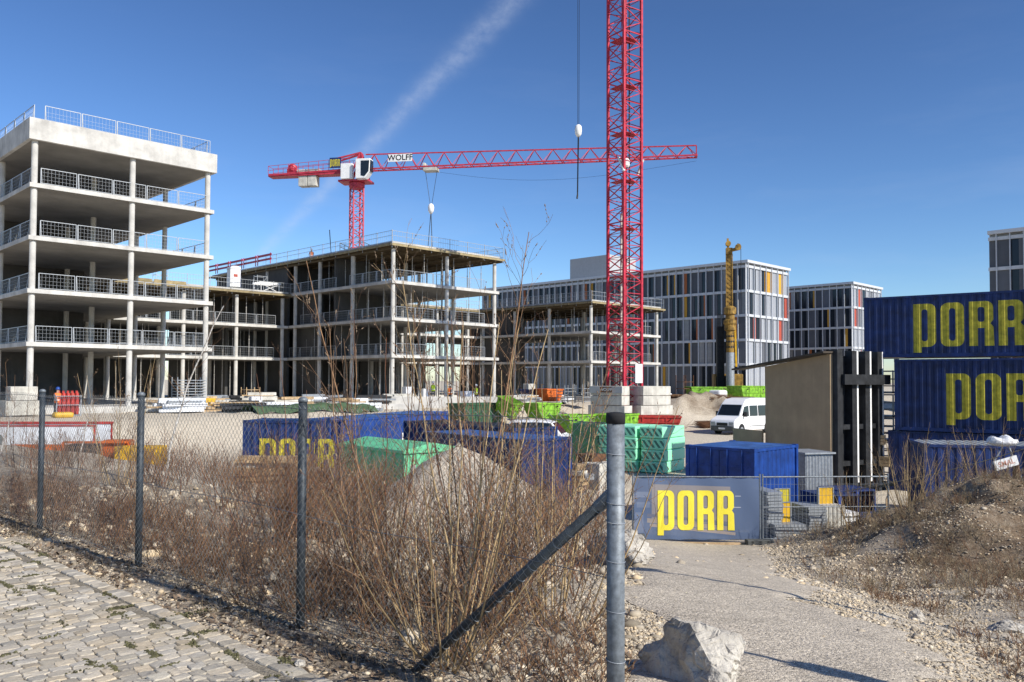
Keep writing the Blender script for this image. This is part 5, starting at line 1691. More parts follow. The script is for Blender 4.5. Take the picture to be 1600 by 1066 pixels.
# ------------------------------------------------------------------ workers
def worker(label, loc, z, rz, vest, helmet, stance=0.12, arm=(.35, .25)):
    t = thing('person', label, 'person', (loc[0], loc[1], z), rz)
    J = [(0, 0, .95), (0, 0, 1.15), (0, 0, 1.38), (0, -.01, 1.50), (0, -.02, 1.60), (0, -.02, 1.74)]
    E = [(0, 1), (1, 2), (2, 3), (3, 4), (4, 5)]
    Rd = [.15, .135, .16, .06, .09, .085]
    def chain(start, pts, rad):
        p_ = start
        for q_, r_ in zip(pts, rad):
            J.append(q_); Rd.append(r_); E.append((p_, len(J) - 1)); p_ = len(J) - 1
    for sx in (-1, 1):
        st = stance * (1 if sx > 0 else -1)
        chain(0, [(sx * .10, 0, .88), (sx * .11, -st * .8, .50), (sx * .12, st * .3, .10), (sx * .13, -.14 + st * .3, .04)], [.095, .065, .05, .04])
        a = arm[0] if sx > 0 else arm[1]
        ex, ey, ez = sx * (.27), -.05 - a * .1, 1.13
        chain(2, [(sx * .20, 0, 1.40), (ex, ey, ez), (sx * .24, ey - .25 * a * 2, .92 + a * .3), (sx * .23, ey - .25 * a * 2 - .06, .86 + a * .3)], [.065, .048, .036, .034])
    me = bpy.data.meshes.new('body'); me.from_pydata(J, E, [])
    o = link_mesh('body', me, None, t)
    sk = o.modifiers.new('skin', 'SKIN')
    for v, r_ in zip(me.skin_vertices[0].data, Rd): v.radius = (r_, r_ * .85)
    me.skin_vertices[0].data[0].use_root = True
    o.modifiers.new('sub', 'SUBSURF').levels = 1; o.modifiers['sub'].render_levels = 2
    m = bpy.data.materials.new('worker_clothes'); m.use_nodes = True
    tr = m.node_tree; b = tr.nodes['Principled BSDF']; b.inputs['Roughness'].default_value = .8
    tcn = tr.nodes.new('ShaderNodeTexCoord'); sp = tr.nodes.new('ShaderNodeSeparateXYZ'); tr.links.new(tcn.outputs['Object'], sp.inputs[0])
    dv = tr.nodes.new('ShaderNodeMath'); dv.operation = 'DIVIDE'; dv.inputs[1].default_value = 2; tr.links.new(sp.outputs[2], dv.inputs[0])
    rp = tr.nodes.new('ShaderNodeValToRGB'); rp.color_ramp.interpolation = 'CONSTANT'
    els = rp.color_ramp.elements
    els[0].color = (.02, .02, .02, 1); els[1].position = .05; els[1].color = (.04, .045, .06, 1)
    for p_, c_ in ((.47, (.10, .11, .13, 1)), (.755, (.45, .27, .2, 1))):
        e = els.new(p_); e.color = c_
    tr.links.new(dv.outputs[0], rp.inputs[0]); tr.links.new(rp.outputs[0], b.inputs['Base Color'])
    me.materials.append(m)
    vm = MB().lathe([(.185, .86), (.18, 1.0), (.175, 1.15), (.215, 1.30), (.225, 1.42), (.12, 1.49)], 14)
    for i, v in enumerate(vm.v): vm.v[i] = (v[0] * 1.05, v[1] * .78, v[2])
    vo = vm.build('vest', vest, t, smooth=True)
    MB().lathe([(.197, 1.02), (.196, 1.07)], 14).build('reflective_band', 'white', vo).scale = (1.05, .8, 1)
    hm = MB().lathe([(.155, 1.70), (.125, 1.705), (.122, 1.76), (.10, 1.82), (.05, 1.86), (.01, 1.87)], 14, (0, -.02, 0)).build('helmet', helmet, t, smooth=True)
    fc_ = MB(); fc_.box(-.012, .012, -.115, -.09, 1.60, 1.65); fc_.box(-.045, -.025, -.10, -.088, 1.655, 1.67); fc_.box(.025, .045, -.10, -.088, 1.655, 1.67); fc_.box(-.03, .03, -.095, -.085, 1.56, 1.57)
    fc_.build('face', 'skin', t)
    return t
worker('worker in orange vest and blue helmet beside red gas bottles', at(91, 51.5), -.66, R(70), 'orange_vest', 'blue_bright')
worker('worker in yellow vest standing on the slab by white boxes', at(677, 84), -.25, R(20), 'yellow_vest', 'white')
worker('worker in orange vest standing behind the white concrete wall', at(703, 79), -.5, R(-30), 'orange_vest', 'white')
worker('worker in yellow vest near the right column of middle frame', at(744, 80), -.5, R(60), 'yellow_vest', 'white')
worker('worker in orange jacket on the middle frame roof by crane mast', (uv(32.0 + 3, 2.3 + 20)), 14.98, R(10), 'orange_vest', 'white')

# ------------------------------------------------------------------ site clutter
def box_thing(name, label, cat, px, Y, w_, d_, h_, mat, rz=45, z=None, bevel=.03, dz=0):
    x, y = at(px, Y)
    zz = gz(x, y) if z is None else z
    o = MB().box(-w_ / 2, w_ / 2, -d_ / 2, d_ / 2, 0, h_).build(name, mat, None, (x, y, zz + dz), R(rz), bevel=bevel)
    return tag(o, label, cat)
def gas_rack(px, Y):
    x, y = at(px, Y)
    t = thing('gas_bottle_rack', 'rack of red gas bottles beside the worker with blue helmet', 'gas bottles', (x, y, gz(x, y)), R(40))
    b = MB().lathe([(.11, 0), (.115, .1), (.115, 1.15), (.09, 1.3), (.03, 1.38), (.035, 1.48)], 12)
    me = shared(b, 'gas_bottle', 'red', True)
    copies(me, 'gas_bottle', t, [((-.5 + .25 * i, -.15 + .3 * j, .1), 0) for i in range(5) for j in range(2)])
    f = MB()
    for sx in (-.68, .68):
        for sy in (-.34, .34): f.bar((sx, sy, 0), (sx, sy, 1.3), .05)
    for z_ in (.05, .7, 1.25):
        for sy in (-.34, .34): f.bar((-.68, sy, z_), (.68, sy, z_), .04)
        for sx in (-.68, .68): f.bar((sx, -.34, z_), (sx, .34, z_), .04)
    f.build('rack_frame', 'galv', t)
gas_rack(107, 52.0)
box_thing('concrete_cube', 'two stacked pale concrete cubes left of the worker, upper one', 'concrete block', 35, 51.5, 1.5, 1.1, .85, 'concrete_block', z=.36)
box_thing('concrete_cube', 'two stacked pale concrete cubes left of the worker, lower one', 'concrete block', 33, 51.5, 1.9, 1.3, .9, 'concrete_block', z=-.56)
box_thing('yellow_tarp', 'bright yellow bag heap at the feet of blue helmeted worker', 'bag', 100, 50.0, 1.1, .7, .35, 'yellow', bevel=.15)
box_thing('yellow_sheet_stack', 'yellow formwork sheets stacked on ground slab of tall shell', 'sheets', 312, 61.6, 2.0, 1.2, .55, 'yellow', z=-.25)
def rack(name, label, px, Y, w_, h_, n, mat, rz=45, z=None):
    x, y = at(px, Y)
    t = thing(name, label, 'rack', (x, y, gz(x, y) if z is None else z), R(rz))
    f = MB()
    for sx in (-w_ / 2, w_ / 2):
        for sy in (-.5, .5): f.bar((sx, sy, 0), (sx, sy, h_), .06)
    f.build('upright', mat, t)
    me = shared(MB().box(-w_ / 2 + .031, w_ / 2 - .031, -.55, .55, 0, .06), 'shelf_bar', mat)
    copies(me, 'shelf_bar', t, [((0, 0, .15 + (h_ - .2) * k / n), 0) for k in range(n)])
    return t
rack('steel_rack', 'stack of galvanised scaffold frames inside tall shell by right column', 296, 63.5, 2.2, 2.1, 9, 'galv', z=-.25)
rack('pallet_pile', 'pile of wooden pallets on slab of the link wing', 392, 76, 1.3, 1.5, 6, 'timber', z=-.5)
rack('steel_rack', 'galvanised frame rack on the terrace right of orange skip', 885, 80, 1.6, 1.7, 5, 'galv', z=-.4)
rack('steel_rack', 'galvanised frame rack on the terrace behind the ballast', 912, 79, 1.5, 1.8, 4, 'galv', z=-.4)
rack('steel_rack', 'rusty red scaffold frame in front of the far office block', 1070, 92, 1.9, 2.4, 3, 'rust', z=.0)
# long concrete upstand in front of the middle frame, and white panels
o = MB().box(-5.2, 5.2, -.2, .2, 0, 1.75).build('concrete_wall', 'concrete', None, (*at(695, 72), -1.45), R(10), bevel=.03); tag(o, 'low white concrete wall in front of the middle frame', 'wall')
o = MB().box(-7, 7, -.25, .25, 0, 1.0).build('concrete_wall', 'concrete', None, (*at(520, 66), -1.2), R(6), bevel=.03); tag(o, 'low pale concrete wall behind the short lettered container', 'wall')
# loose heaps: timber, boards, boxes between the buildings
clut_rg = random.Random(4)
kinds = [('timber_pile', 'timber'), ('board_pile', 'tarp_white'), ('steel_pile', 'dark_steel'), ('crate', 'timber'), ('cement_pallet', 'tarp_white'), ('insulation_roll', 'concrete_block')]
def heap(name, label, px, Y, mat, n, L, rz, z=None):
    x, y = at(px, Y)
    t = thing(name, label, 'pile', (x, y, gz(x, y) if z is None else z), R(rz))
    for k in range(n):
        l = L * clut_rg.uniform(.6, 1.0); w_ = clut_rg.uniform(.15, .5); h_ = clut_rg.uniform(.08, .24)
        o = MB().box(-l / 2, l / 2, -w_ / 2, w_ / 2, 0, h_).build('piece', mat if clut_rg.random() < .75 else clut_rg.choice(['timber', 'concrete_block', 'galv']), t, (clut_rg.uniform(-.3, .3), clut_rg.uniform(-.6, .6), .2 * (k // 3) + .01), R(clut_rg.uniform(-12, 12)))
        o.rotation_euler.x = R(clut_rg.uniform(-4, 4))
heap('timber_pile', 'jumbled boards and timber right of the tall shell', 350, 62, 'timber', 12, 3.0, 40, -.7)
heap('steel_pile', 'dark steel bars piled below the link wing', 378, 60, 'dark_steel', 14, 3.4, 30, -.8)
heap('board_pile', 'pale boards piled behind the fence post, under link wing', 430, 63, 'tarp_white', 12, 3.2, 20, -.8)
heap('timber_pile', 'brown planks behind the second fence post, before middle frame', 470, 64, 'timber', 10, 2.8, 10, -.8)
heap('board_pile', 'white boards beyond the long bright blue container', 560, 65, 'tarp_white', 12, 3.4, 15, -.9)
heap('timber_pile', 'planks leaning near the left corner of middle frame', 590, 72, 'timber', 8, 2.6, 50, -.6)
heap('steel_pile', 'grey steel parts between middle frame and lime skips', 800, 74, 'galv', 12, 2.4, 35, -1.0)
heap('timber_pile', 'timber offcuts at the left foot of the crane ballast', 905, 71, 'timber', 9, 2.2, 15, -1.9)
hl_ = [('timber_pile','timber'),('board_pile','tarp_white'),('steel_pile','galv'),('steel_pile','dark_steel'),('plank_pile','concrete_block')]
where = ['in front of the tall shell, right of its middle column','left of the yellow sheets on tall shell slab','below the first bay of the link wing','below the second bay of link wing','beside the pallets under the link wing','left of the middle frame corner','in front of the middle frame left face','before the first left column of middle frame','at the corner column of the middle frame','right of the corner column of middle frame','between white wall and the lime skips','before the low frame behind the mast','left of the grey rack on the terrace','right of the crane ballast on terrace','beneath the rear lime skips','between the long container and middle frame']
spots = [(262,60,-.6),(285,59,-.6),(335,66,-.6),(365,68,-.6),(405,69,-.6),(455,72,-.6),(495,74,-.6),(525,72,-.6),(585,70,-.6),(625,73,-.6),(775,79,-.6),(880,84,-.6),(820,80,-.6),(1052,84,-.6),(805,72,-.7),(545,67,-.6)]
for k_, (px_, Y_, z_) in enumerate(spots):
    nm_, mt_ = hl_[k_ % 5]
    heap(nm_, ['untidy timber','pale sheets','grey steel tubes','dark steel bars','grey planks'][k_ % 5] + ' lying ' + where[k_], px_, Y_, mt_, 12 + k_ % 5, 3.2, 25 + 17 * (k_ % 4), z_)
heap('debris_pile', 'rubble and boards below the lettered short container', 420, 30.5, 'timber', 14, 2.6, 12)
heap('debris_pile', 'dark planks right of the lettered short container', 470, 31, 'dark_steel', 10, 2.2, -10)
heap('timber_pile', 'light timber stack beside the blue sunlit container end', 893, 33, 'timber', 16, .9, 50)
for (px, Y, w_, d_, h_, mat, lab, z_) in (
    (664, 84, .9, .8, 1.1, 'white', 'white box on the middle slab beside the yellow vested worker', -.25),
    (730, 82, 1.6, 1.0, .9, 'tarp_white', 'white wrapped pallet on the middle slab right of orange worker', -.25),
    (636, 83, .7, .7, 1.3, 'tarp_white', 'white machine on the middle slab behind the corner column', -.25),
    (400, 64, .9, .5, .9, 'tarp_white', 'white and pink panel standing at the edge of the link wing', -.5),
    (560, 69, 1.4, 1.0, .7, 'tarp_white', 'white wrapped pallet at the left foot of middle frame', -.5),
    (827, 84, 1.0, .8, 1.8, 'concrete_block', 'tall grey pallet stack on the terrace left of orange skip', -.4),
    (1122, 88, 1.6, 1.4, 1.0, 'bag', 'white bulk bag on the soil heap below the drilling rig', -.2),
    (1040, 86, 1.2, 1.0, .8, 'bag', 'white bulk bag at the right column of the low frame', -.3),
    (735, 58, 1.8, 1.2, .45, 'timber', 'tan wooden crate behind the long bright blue container', None),
    (940, 36, 1.5, 1.0, 1.2, 'concrete_block', 'stacked grey paving slabs left of steel post', None),
    (924, 36.6, .9, 1.0, 1.5, 'rust', 'brown sheet pile beside the grey paving slabs', None)):
    box_thing('pallet' if 'pallet' in lab else 'bulk_bag' if 'bag' in lab else 'site_box', lab, 'bag' if 'bag' in lab else 'box', px, Y, w_, d_, h_, mat, z=z_, bevel=.2 if 'bag' in lab else .04)
# rebar mats on the soil heap
def rebar(label, px, Y, z, L, W, n, rz, tilt=0):
    x, y = at(px, Y)
    t = thing('rebar_mats', label, 'rebar mats', (x, y, z), R(rz))
    if tilt: t.rotation_euler = (tilt, 0, R(rz))
    m = MB()
    for k in range(int(L / .15)): m.bar((k * .15 - L / 2, -W / 2, 0), (k * .15 - L / 2, W / 2, 0), .025)
    for k in range(int(W / .2)): m.bar((-L / 2, k * .2 - W / 2, .025), (L / 2, k * .2 - W / 2, .025), .025)
    me = shared(m, 'rebar_mat', 'rust')
    copies(me, 'rebar_mat', t, [((random.uniform(-.1, .1), random.uniform(-.1, .1), .09 * k), 0) for k in range(n)])
rebar('dark stack of rusty rebar mats on top of the soil heap', 1085, 82, -.25, 7, 2.4, 8, 10)
rebar('lower stack of rusty rebar mats right on the soil heap', 1140, 78, -.1, 4.4, 2.2, 5, 5)
rebar('small bundle of rusty mats lying before the soil heap', 1112, 67, gz(*at(1112, 67)) + .05, 2.6, 1.4, 5, 28, R(14))
# tarpaulin bank strip and dark green berm below the tall shell
tm = MB(); vs_, fs_ = [], []
for j in range(6):
    for i in range(25):
        u_ = 12 + i * .42; v_ = -6.2 - j * .55
        x, y = uv(u_, v_)
        vs_.append((x, y, gz(x, y) + .06 + .5 * math.sin(math.pi * j / 5) + .08 * math.sin(i * 1.3 + j)))
for j in range(5):
    for i in range(24):
        a = j * 25 + i; fs_.append((a, a + 1, a + 26, a + 25))
o = tm.add(vs_, fs_).build('tarpaulin', 'tarp_green', None, smooth=True); tag(o, 'dark green tarpaulin spread along the top of the sand bank', 'tarpaulin')
# trailer with white sides and red frame at far left
tx_, ty_ = at(60, 40)
tr_ = thing('trailer', 'white sided trailer with red frame at left edge behind wire fence', 'trailer', (tx_, ty_, -2.65), R(6))
MB().box(-4.5, 2.6, 0, .08, .75, 2.05).box(-4.5, 2.6, 2.2, 2.28, .75, 2.05).build('side_wall', 'tarp_white', tr_)
fr_ = MB().box(-4.55, 2.7, -.03, .11, 2.054, 2.12).box(2.604, 2.66, -.03, .09, .6, 2.05).box(2.604, 2.66, 2.19, 2.29, .6, 2.05).box(-4.55, 2.7, 2.17, 2.31, 2.054, 2.18)
fr_.build('frame', 'red', tr_)
MB().box(-4.5, 2.6, .084, 2.19, .62, .74).build('bed', 'dark_steel', tr_)
for x_ in (-2.4, -1.3):
    for y_ in (.05, 2.0): MB().tube((x_, y_, .3), (x_, y_ + .25, .3), .42, n=18).build('wheel', 'rubber', tr_)
MB().tube((-2.6, -.4, 1.2), (-1.5, -.4, 1.2), .55, .5, n=14).build('hose_drum', 'foot_grey', tr_)
# orange barrier boards and machine, yellow box behind the fence
t = thing('barrier', 'low orange barrier boards behind the wire fence at left', 'barrier', (*at(92, 33), gz(*at(92, 33))), R(4))
for k in range(4):
    MB().box(-1.7 + .95 * k, -.8 + .95 * k, -.06, .06, .55, 1.25).build('board', 'orange', t)
    MB().box(-1.3 + .95 * k, -1.2 + .95 * k, -.2, .2, 0, .548).build('leg', 'orange', t)
t = thing('compactor', 'orange machine frame with dark engine behind wire fence at left', 'machine', (*at(160, 32.5), gz(*at(160, 32.5))), R(8))
MB().box(-1.2, 1.2, -.5, .5, .35, .55).build('base', 'orange', t); MB().box(-1.15, -.05, -.45, .45, .554, 1.35).build('engine', 'dark_steel', t, bevel=.05); MB().box(.1, 1.15, -.4, .4, .554, 1.5).build('hood', 'orange', t, bevel=.08)
MB().bar((-1.2, -.5, 1.45), (1.2, -.5, 1.45), .08).bar((-1.2, -.5, .5), (-1.2, -.5, 1.45), .08).bar((1.2, -.5, .5), (1.2, -.5, 1.45), .08).build('roll_bar', 'orange', t)
for x_ in (-.7, .7): MB().tube((x_, -.5, .33), (x_, .5, .33), .33, n=16).build('roller', 'dark_steel', t)
box_thing('yellow_tool_box', 'yellow slatted tool box behind the second fence post', 'box', 223, 32, 1.7, .8, .75, 'yellow', rz=5, dz=.55)
box_thing('timber_skid', 'timber trestle under the yellow slatted tool box', 'trestle', 223, 32, 1.6, .6, .54, 'timber', rz=5)

# ------------------------------------------------------------------ lamp post and sign post out of the picture at right (they throw the shadows on the track)
lp = thing('street_lamp', 'street lamp at the right of the track, outside the view', 'street lamp', (8.3, 4.9, gz(8.3, 4.9)), 0)
MB().lathe([(.09, -.2), (.09, .8), (.07, .85), (.06, 6.3)], 12).build('pole', 'galv_post', lp)
la = math.atan2(-SUN_AZ[1], -SUN_AZ[0])
MB().bar((0, 0, 6.3), (1.0 * math.cos(la), 1.0 * math.sin(la), 6.45), .36, .14).build('lamp_head', 'galv_post', lp)
sp_ = thing('sign_post', 'sign post at the right of the track, outside the view', 'sign', (4.95, 3.05, gz(4.95, 3.05)), 0)
MB().tube((0, 0, -.2), (0, 0, 3.3), .032, n=10).build('post', 'galv_post', sp_)
MB().bar((0, 0, 1.3), (0, 0, 2.9), .2, .03, up=(SUN_AZ[0], SUN_AZ[1], 0)).build('sign_plate', 'white', sp_)

# ------------------------------------------------------------------ chain link fence
fen = thing('wire_fence', 'chain link fence with dark steel posts between cobbles and site', 'fence', (FEND[0], FEND[1], 0), math.atan2(FE1[1], FE1[0]))
def fz(s): 
    x, y, _ = fpt(s, 0); return gz(x, y)
# end post with cap, strap rings and a sloping brace
ep = MB().lathe([(.0425, -.3), (.0425, 1.52)], 24).build('end_post', 'galv_post', fen, smooth=False)
ep.data.polygons.foreach_set('use_smooth', [len(p_.vertices) == 4 for p_ in ep.data.polygons])
MB().lathe([(.0455, 1.50), (.046, 1.535), (.045, 1.548), (.03, 1.553), (.01, 1.555)], 24).build('post_cap', 'rubber', ep, smooth=True)
rg2 = MB()
for z_ in (.16, .40, .63, .86, 1.04, 1.13, 1.36):
    for k in range(24):
        a0, a1 = 2 * math.pi * k / 24, 2 * math.pi * (k + 1) / 24
        rg2.tube((.0445 * math.cos(a0), .0445 * math.sin(a0), z_ + .006 * math.cos(a0)), (.0445 * math.cos(a1), .0445 * math.sin(a1), z_ + .006 * math.cos(a1)), .0022, n=4, caps=False)
rg2.build('tie_wire', 'galv', ep)
hl = MB()
for z_ in (1.2, .99): hl.tube((.02, -.0405, z_), (.0205, -.0432, z_), .006, n=8)
hl.build('bolt_hole', 'black', ep)
br = MB().tube((.04, 0, 1.15), (1.42, 0, .02), .027, n=14).build('brace', 'post_dark', fen, smooth=True)
MB().tube((.0, 0, 1.19), (.10, 0, 1.10), .032, .032, n=14).build('brace_clamp', 'galv_post', br)
tw = MB()
for k in range(16):
    f_ = .05 + .9 * k / 15; c_ = Vector((.04 + 1.38 * f_, 0, 1.15 - 1.13 * f_)); ax = Vector((1.38, 0, -1.13)).normalized(); nn = Vector((0, 1, 0)); mm = ax.cross(nn)
    for j in range(12):
        a0, a1 = 2 * math.pi * j / 12, 2 * math.pi * (j + 1) / 12
        tw.tube(c_ + (nn * math.cos(a0) + mm * math.sin(a0)) * .029, c_ + (nn * math.cos(a1) + mm * math.sin(a1)) * .029 + ax * .002, .0018, n=3, caps=False)
tw.build('tie_wire', 'galv', br)
SP = 2.665
for k in range(1, 7):
    z0 = fz(k * SP)
    po = MB().tube((k * SP, 0, z0 - .2), (k * SP, 0, 1.555), .03, n=16).build('post', 'post_dark', fen)
    po.data.polygons.foreach_set('use_smooth', [len(p_.vertices) == 4 for p_ in po.data.polygons])
    MB().lathe([(.033, 1.545), (.034, 1.565), (.02, 1.58), (.004, 1.583)], 16, (k * SP, 0, 0)).build('post_cap', 'galv_post', po, smooth=True)
for zz in (1.50, .78, .07):
    ten = MB()
    pp = None
    for k in range(64):
        s_ = .03 + k * 16.0 / 63; pt = (s_, .034, zz + .012 * math.sin(s_ * 2.36))
        if pp: ten.tube(pp, pt, .0022, n=4, caps=False)
        pp = pt
    ten.build('tension_wire', 'wire', fen)
wp = .030; hpz = .030
nw = int(16.0 / wp)
K = 51
ii = np.arange(nw)[:, None]; kk = np.arange(K)[None, :]
Sx = (ii + ((kk + ii) % 2)) * wp + .02
sag = .025 * np.sin(Sx * 2.36 + .7) + .018 * np.sin(Sx * .9)
Zx = .03 + kk * hpz + .012 * np.sin(Sx * 2.3)
Yx = .036 + .004 * (((kk + ii) % 2) * 2 - 1) + sag * np.sin(np.pi * kk / (K - 1)) * .8
Pw = np.stack([Sx + 0 * Zx, Yx + 0 * Zx, Zx], -1)
V, F = np_tubes(Pw, np.full((nw, K), .0016), 3)
np_mesh('wire_netting', V, F, 'wire', fen)

# ------------------------------------------------------------------ shrubs
def curves(base, az, lean, length, K, bend, wob, rg):
    """polylines growing up from base; arrays (N,)"""
    N = len(az)
    t = np.linspace(0, 1, K)[None, :]
    ang = lean[:, None] * (1 - bend[:, None] * t)      # lean from vertical along the stem
    ds = length[:, None] / (K - 1)
    hz = np.cumsum(np.sin(ang) * ds, 1) - np.sin(ang) * ds
    vz = np.cumsum(np.cos(ang) * ds, 1) - np.cos(ang) * ds
    hz -= hz[:, :1]; vz -= vz[:, :1]
    P = np.stack([base[:, 0:1] + hz * np.cos(az)[:, None], base[:, 1:2] + hz * np.sin(az)[:, None], base[:, 2:3] + vz], -1)
    w_ = rg.normal(0, 1, (N, K, 3)); w_[:, 0] = 0
    P += np.cumsum(w_, 1) * (wob * length)[:, None, None] * t[..., None] ** .5
    return P
def side_twigs(P, Rr, per, lmin, lmax, rg, t0=.25, K=5, spread=(.5, .95), rfac=.5):
    N, K0, _ = P.shape
    n = N * per
    src = np.repeat(np.arange(N), per)
    t = t0 + (1 - t0) * rg.random(n) ** .9
    f_ = t * (K0 - 1); i0 = np.minimum(f_.astype(int), K0 - 2); fr = (f_ - i0)[:, None]
    B = P[src, i0] * (1 - fr) + P[src, i0 + 1] * fr
    D = P[src, i0 + 1] - P[src, i0]; D /= np.linalg.norm(D, axis=1, keepdims=True) + 1e-9
    rb = (Rr[src, i0] * (1 - fr[:, 0]) + Rr[src, i0 + 1] * fr[:, 0]) * rfac
    A = rg.normal(0, 1, (n, 3)); A -= (A * D).sum(1, keepdims=True) * D; A /= np.linalg.norm(A, axis=1, keepdims=True) + 1e-9
    sp = rg.uniform(*spread, n)[:, None]
    L = rg.uniform(lmin, lmax, n) * (1.15 - .75 * t)
    dirv = D * np.cos(sp) + A * np.sin(sp)
    tt = np.linspace(0, 1, K)[None, :, None]
    up = np.array([0, 0, 1.0])
    Q = B[:, None, :] + (dirv[:, None, :] * tt + up * (.22 * tt ** 2)) * L[:, None, None]
    w_ = rg.normal(0, 1, Q.shape); w_[:, 0] = 0
    Q += np.cumsum(w_, 1) * (L * .035)[:, None, None]
    rr2 = np.maximum(rb[:, None] * np.linspace(1, .35, K)[None, :], .0009)
    return Q, rr2
def clump(rg, N, centre, rad, hmin, hmax, leanmax, r0, per1, per2, l1, l2, K=8, bend=.5, wob=.010, az=None):
    a = rg.uniform(0, 2 * np.pi, N) if az is None else az[0] + rg.normal(0, az[1], N)
    rr_ = rad * np.sqrt(rg.random(N))
    b = np.stack([centre[0] + rr_ * np.cos(a), centre[1] + rr_ * np.sin(a), np.zeros(N)], 1)
    b[:, 2] = height(b[:, 0], b[:, 1]) - .03
    L = rg.uniform(hmin, hmax, N)
    P = curves(b, a, leanmax * rg.random(N) ** .7, L, K, rg.uniform(bend * .3, bend * 1.3, N), wob, rg)
    Rr = (r0 * (L / hmax))[:, None] * np.linspace(1, .28, K)[None, :]
    parts = [(P, Rr)]
    if per1:
        Q, rq = side_twigs(P, Rr, per1, l1[0], l1[1], rg); parts.append((Q, rq))
        if per2:
            parts.append(side_twigs(Q, rq, per2, l2[0], l2[1], rg, K=4))
    return parts
def buds(parts, rg, n, size):
    Q, rq = parts
    sel = rg.integers(0, len(Q), n); t = rg.uniform(.3, 1, n) * (Q.shape[1] - 1)
    i0 = np.minimum(t.astype(int), Q.shape[1] - 2); fr = (t - i0)[:, None]
    B = Q[sel, i0] * (1 - fr) + Q[sel, i0 + 1] * fr
    D = Q[sel, i0 + 1] - Q[sel, i0]; D /= np.linalg.norm(D, axis=1, keepdims=True) + 1e-9
    k = np.linspace(0, 1, 4)[None, :, None]
    P = B[:, None] + D[:, None] * k * size * rg.uniform(.7, 1.4, n)[:, None, None]
    Rr = np.array([.35, 1, .8, .1])[None] * size * .32 * rg.uniform(.7, 1.2, n)[:, None]
    return P, Rr
def shrub(name, label, cat, parts, mats, bud=0, seed=0, budsize=.014, n=(6, 4, 3), names=('stem', 'branch', 'twig')):
    rg = np.random.default_rng(seed)
    b0 = parts[0][0][:, 0].mean(0)
    t = thing(name, label, cat, tuple(b0))
    for (P, Rr), nm, mt, ns in zip(parts, names, mats, n):
        V, F = np_tubes(P - b0, Rr, ns)
        o = np_mesh(nm, V, F, mt, t)
        if nm not in ('trunk',): o['kind'] = 'stuff'
        o.data.polygons.foreach_set('use_smooth', [True] * len(o.data.polygons))
    if bud:
        P, Rr = buds(parts[-1] if len(parts) > 1 else parts[0], rg, bud, budsize)
        V, F = np_tubes(P - b0, Rr, 4); np_mesh('bud', V, F, 'bud', t)['kind'] = 'stuff'
    return t
def wpos(px, q_):
    # ground position on the ray px at distance q_ behind the fence
    k = (px - 800) / 1300
    y = (q_ + FEND[0] * FE2[0] + FEND[1] * FE2[1]) / (k * FE2[0] + FE2[1])
    return (k * y, y)
rg = np.random.default_rng(77)
sh = []
# the big tan willow beside the brace, long shoots above the fence
c = wpos(695, .25)
p1 = clump(rg, 40, c, .2, .7, 2.2, 1.05, .0085, 10, 3, (.18, .6), (.06, .2), K=10, bend=.7, wob=.006)
shrub('willow_shrub', 'tall tan stemmed willow shrub growing at the foot of the sloping brace', 'shrub', p1, ('bark_tan', 'bark_brown', 'bark_brown'), 900, 1)
c = wpos(585, .55)
p1 = clump(rg, 20, c, .2, 1.0, 2.4, .55, .007, 9, 2, (.15, .5), (.05, .16), K=9, bend=.5, wob=.007)
shrub('willow_shrub', 'reddish willow shrub left of the tan one behind the fence', 'shrub', p1, ('bark_red', 'bark_red', 'bark_brown'), 600, 2)
c = wpos(770, .9)
p1 = clump(rg, 24, c, .22, 1.0, 2.6, .5, .007, 9, 2, (.15, .5), (.05, .16), K=9, bend=.5, wob=.007)
shrub('willow_shrub', 'brown willow shrub with long shoots behind the top of the brace', 'shrub', p1, ('bark_brown', 'bark_brown', 'bark_red'), 600, 3)
c = wpos(860, 1.6)
p1 = clump(rg, 26, c, .3, 1.0, 2.0, .55, .009, 9, 2, (.15, .45), (.05, .16), K=8, bend=.5, wob=.008)
shrub('willow_shrub', 'tan and brown willow shrub nearest left of the steel end post', 'shrub', p1, ('bark_tan', 'bark_brown', 'bark_red'), 500, 4)
c = wpos(480, 3.0)
p1 = clump(rg, 13, c, .25, 1.3, 2.6, .45, .010, 8, 2, (.2, .6), (.06, .2), K=9, bend=.5, wob=.008)
shrub('willow_shrub', 'thin tall shrub with arching shoots behind the third fence post', 'shrub', p1, ('bark_brown', 'bark_brown', 'bark_brown'), 300, 5)
c = wpos(190, 2.6)
p1 = clump(rg, 14, c, .25, 1.3, 2.4, .35, .009, 8, 2, (.2, .5), (.06, .2), K=9, bend=.5, wob=.008)
shrub('willow_shrub', 'slender shrub left of the second fence post with budding shoots', 'shrub', p1, ('bark_tan', 'bark_brown', 'bark_brown'), 260, 6, .02)
c = wpos(30, 3.2)
p1 = clump(rg, 16, c, .3, 1.3, 2.5, .4, .009, 8, 2, (.2, .5), (.06, .2), K=9, bend=.5, wob=.008)
shrub('willow_shrub', 'brown shrub at left edge behind the first fence post', 'shrub', p1, ('bark_brown', 'bark_brown', 'bark_brown'), 200, 7)
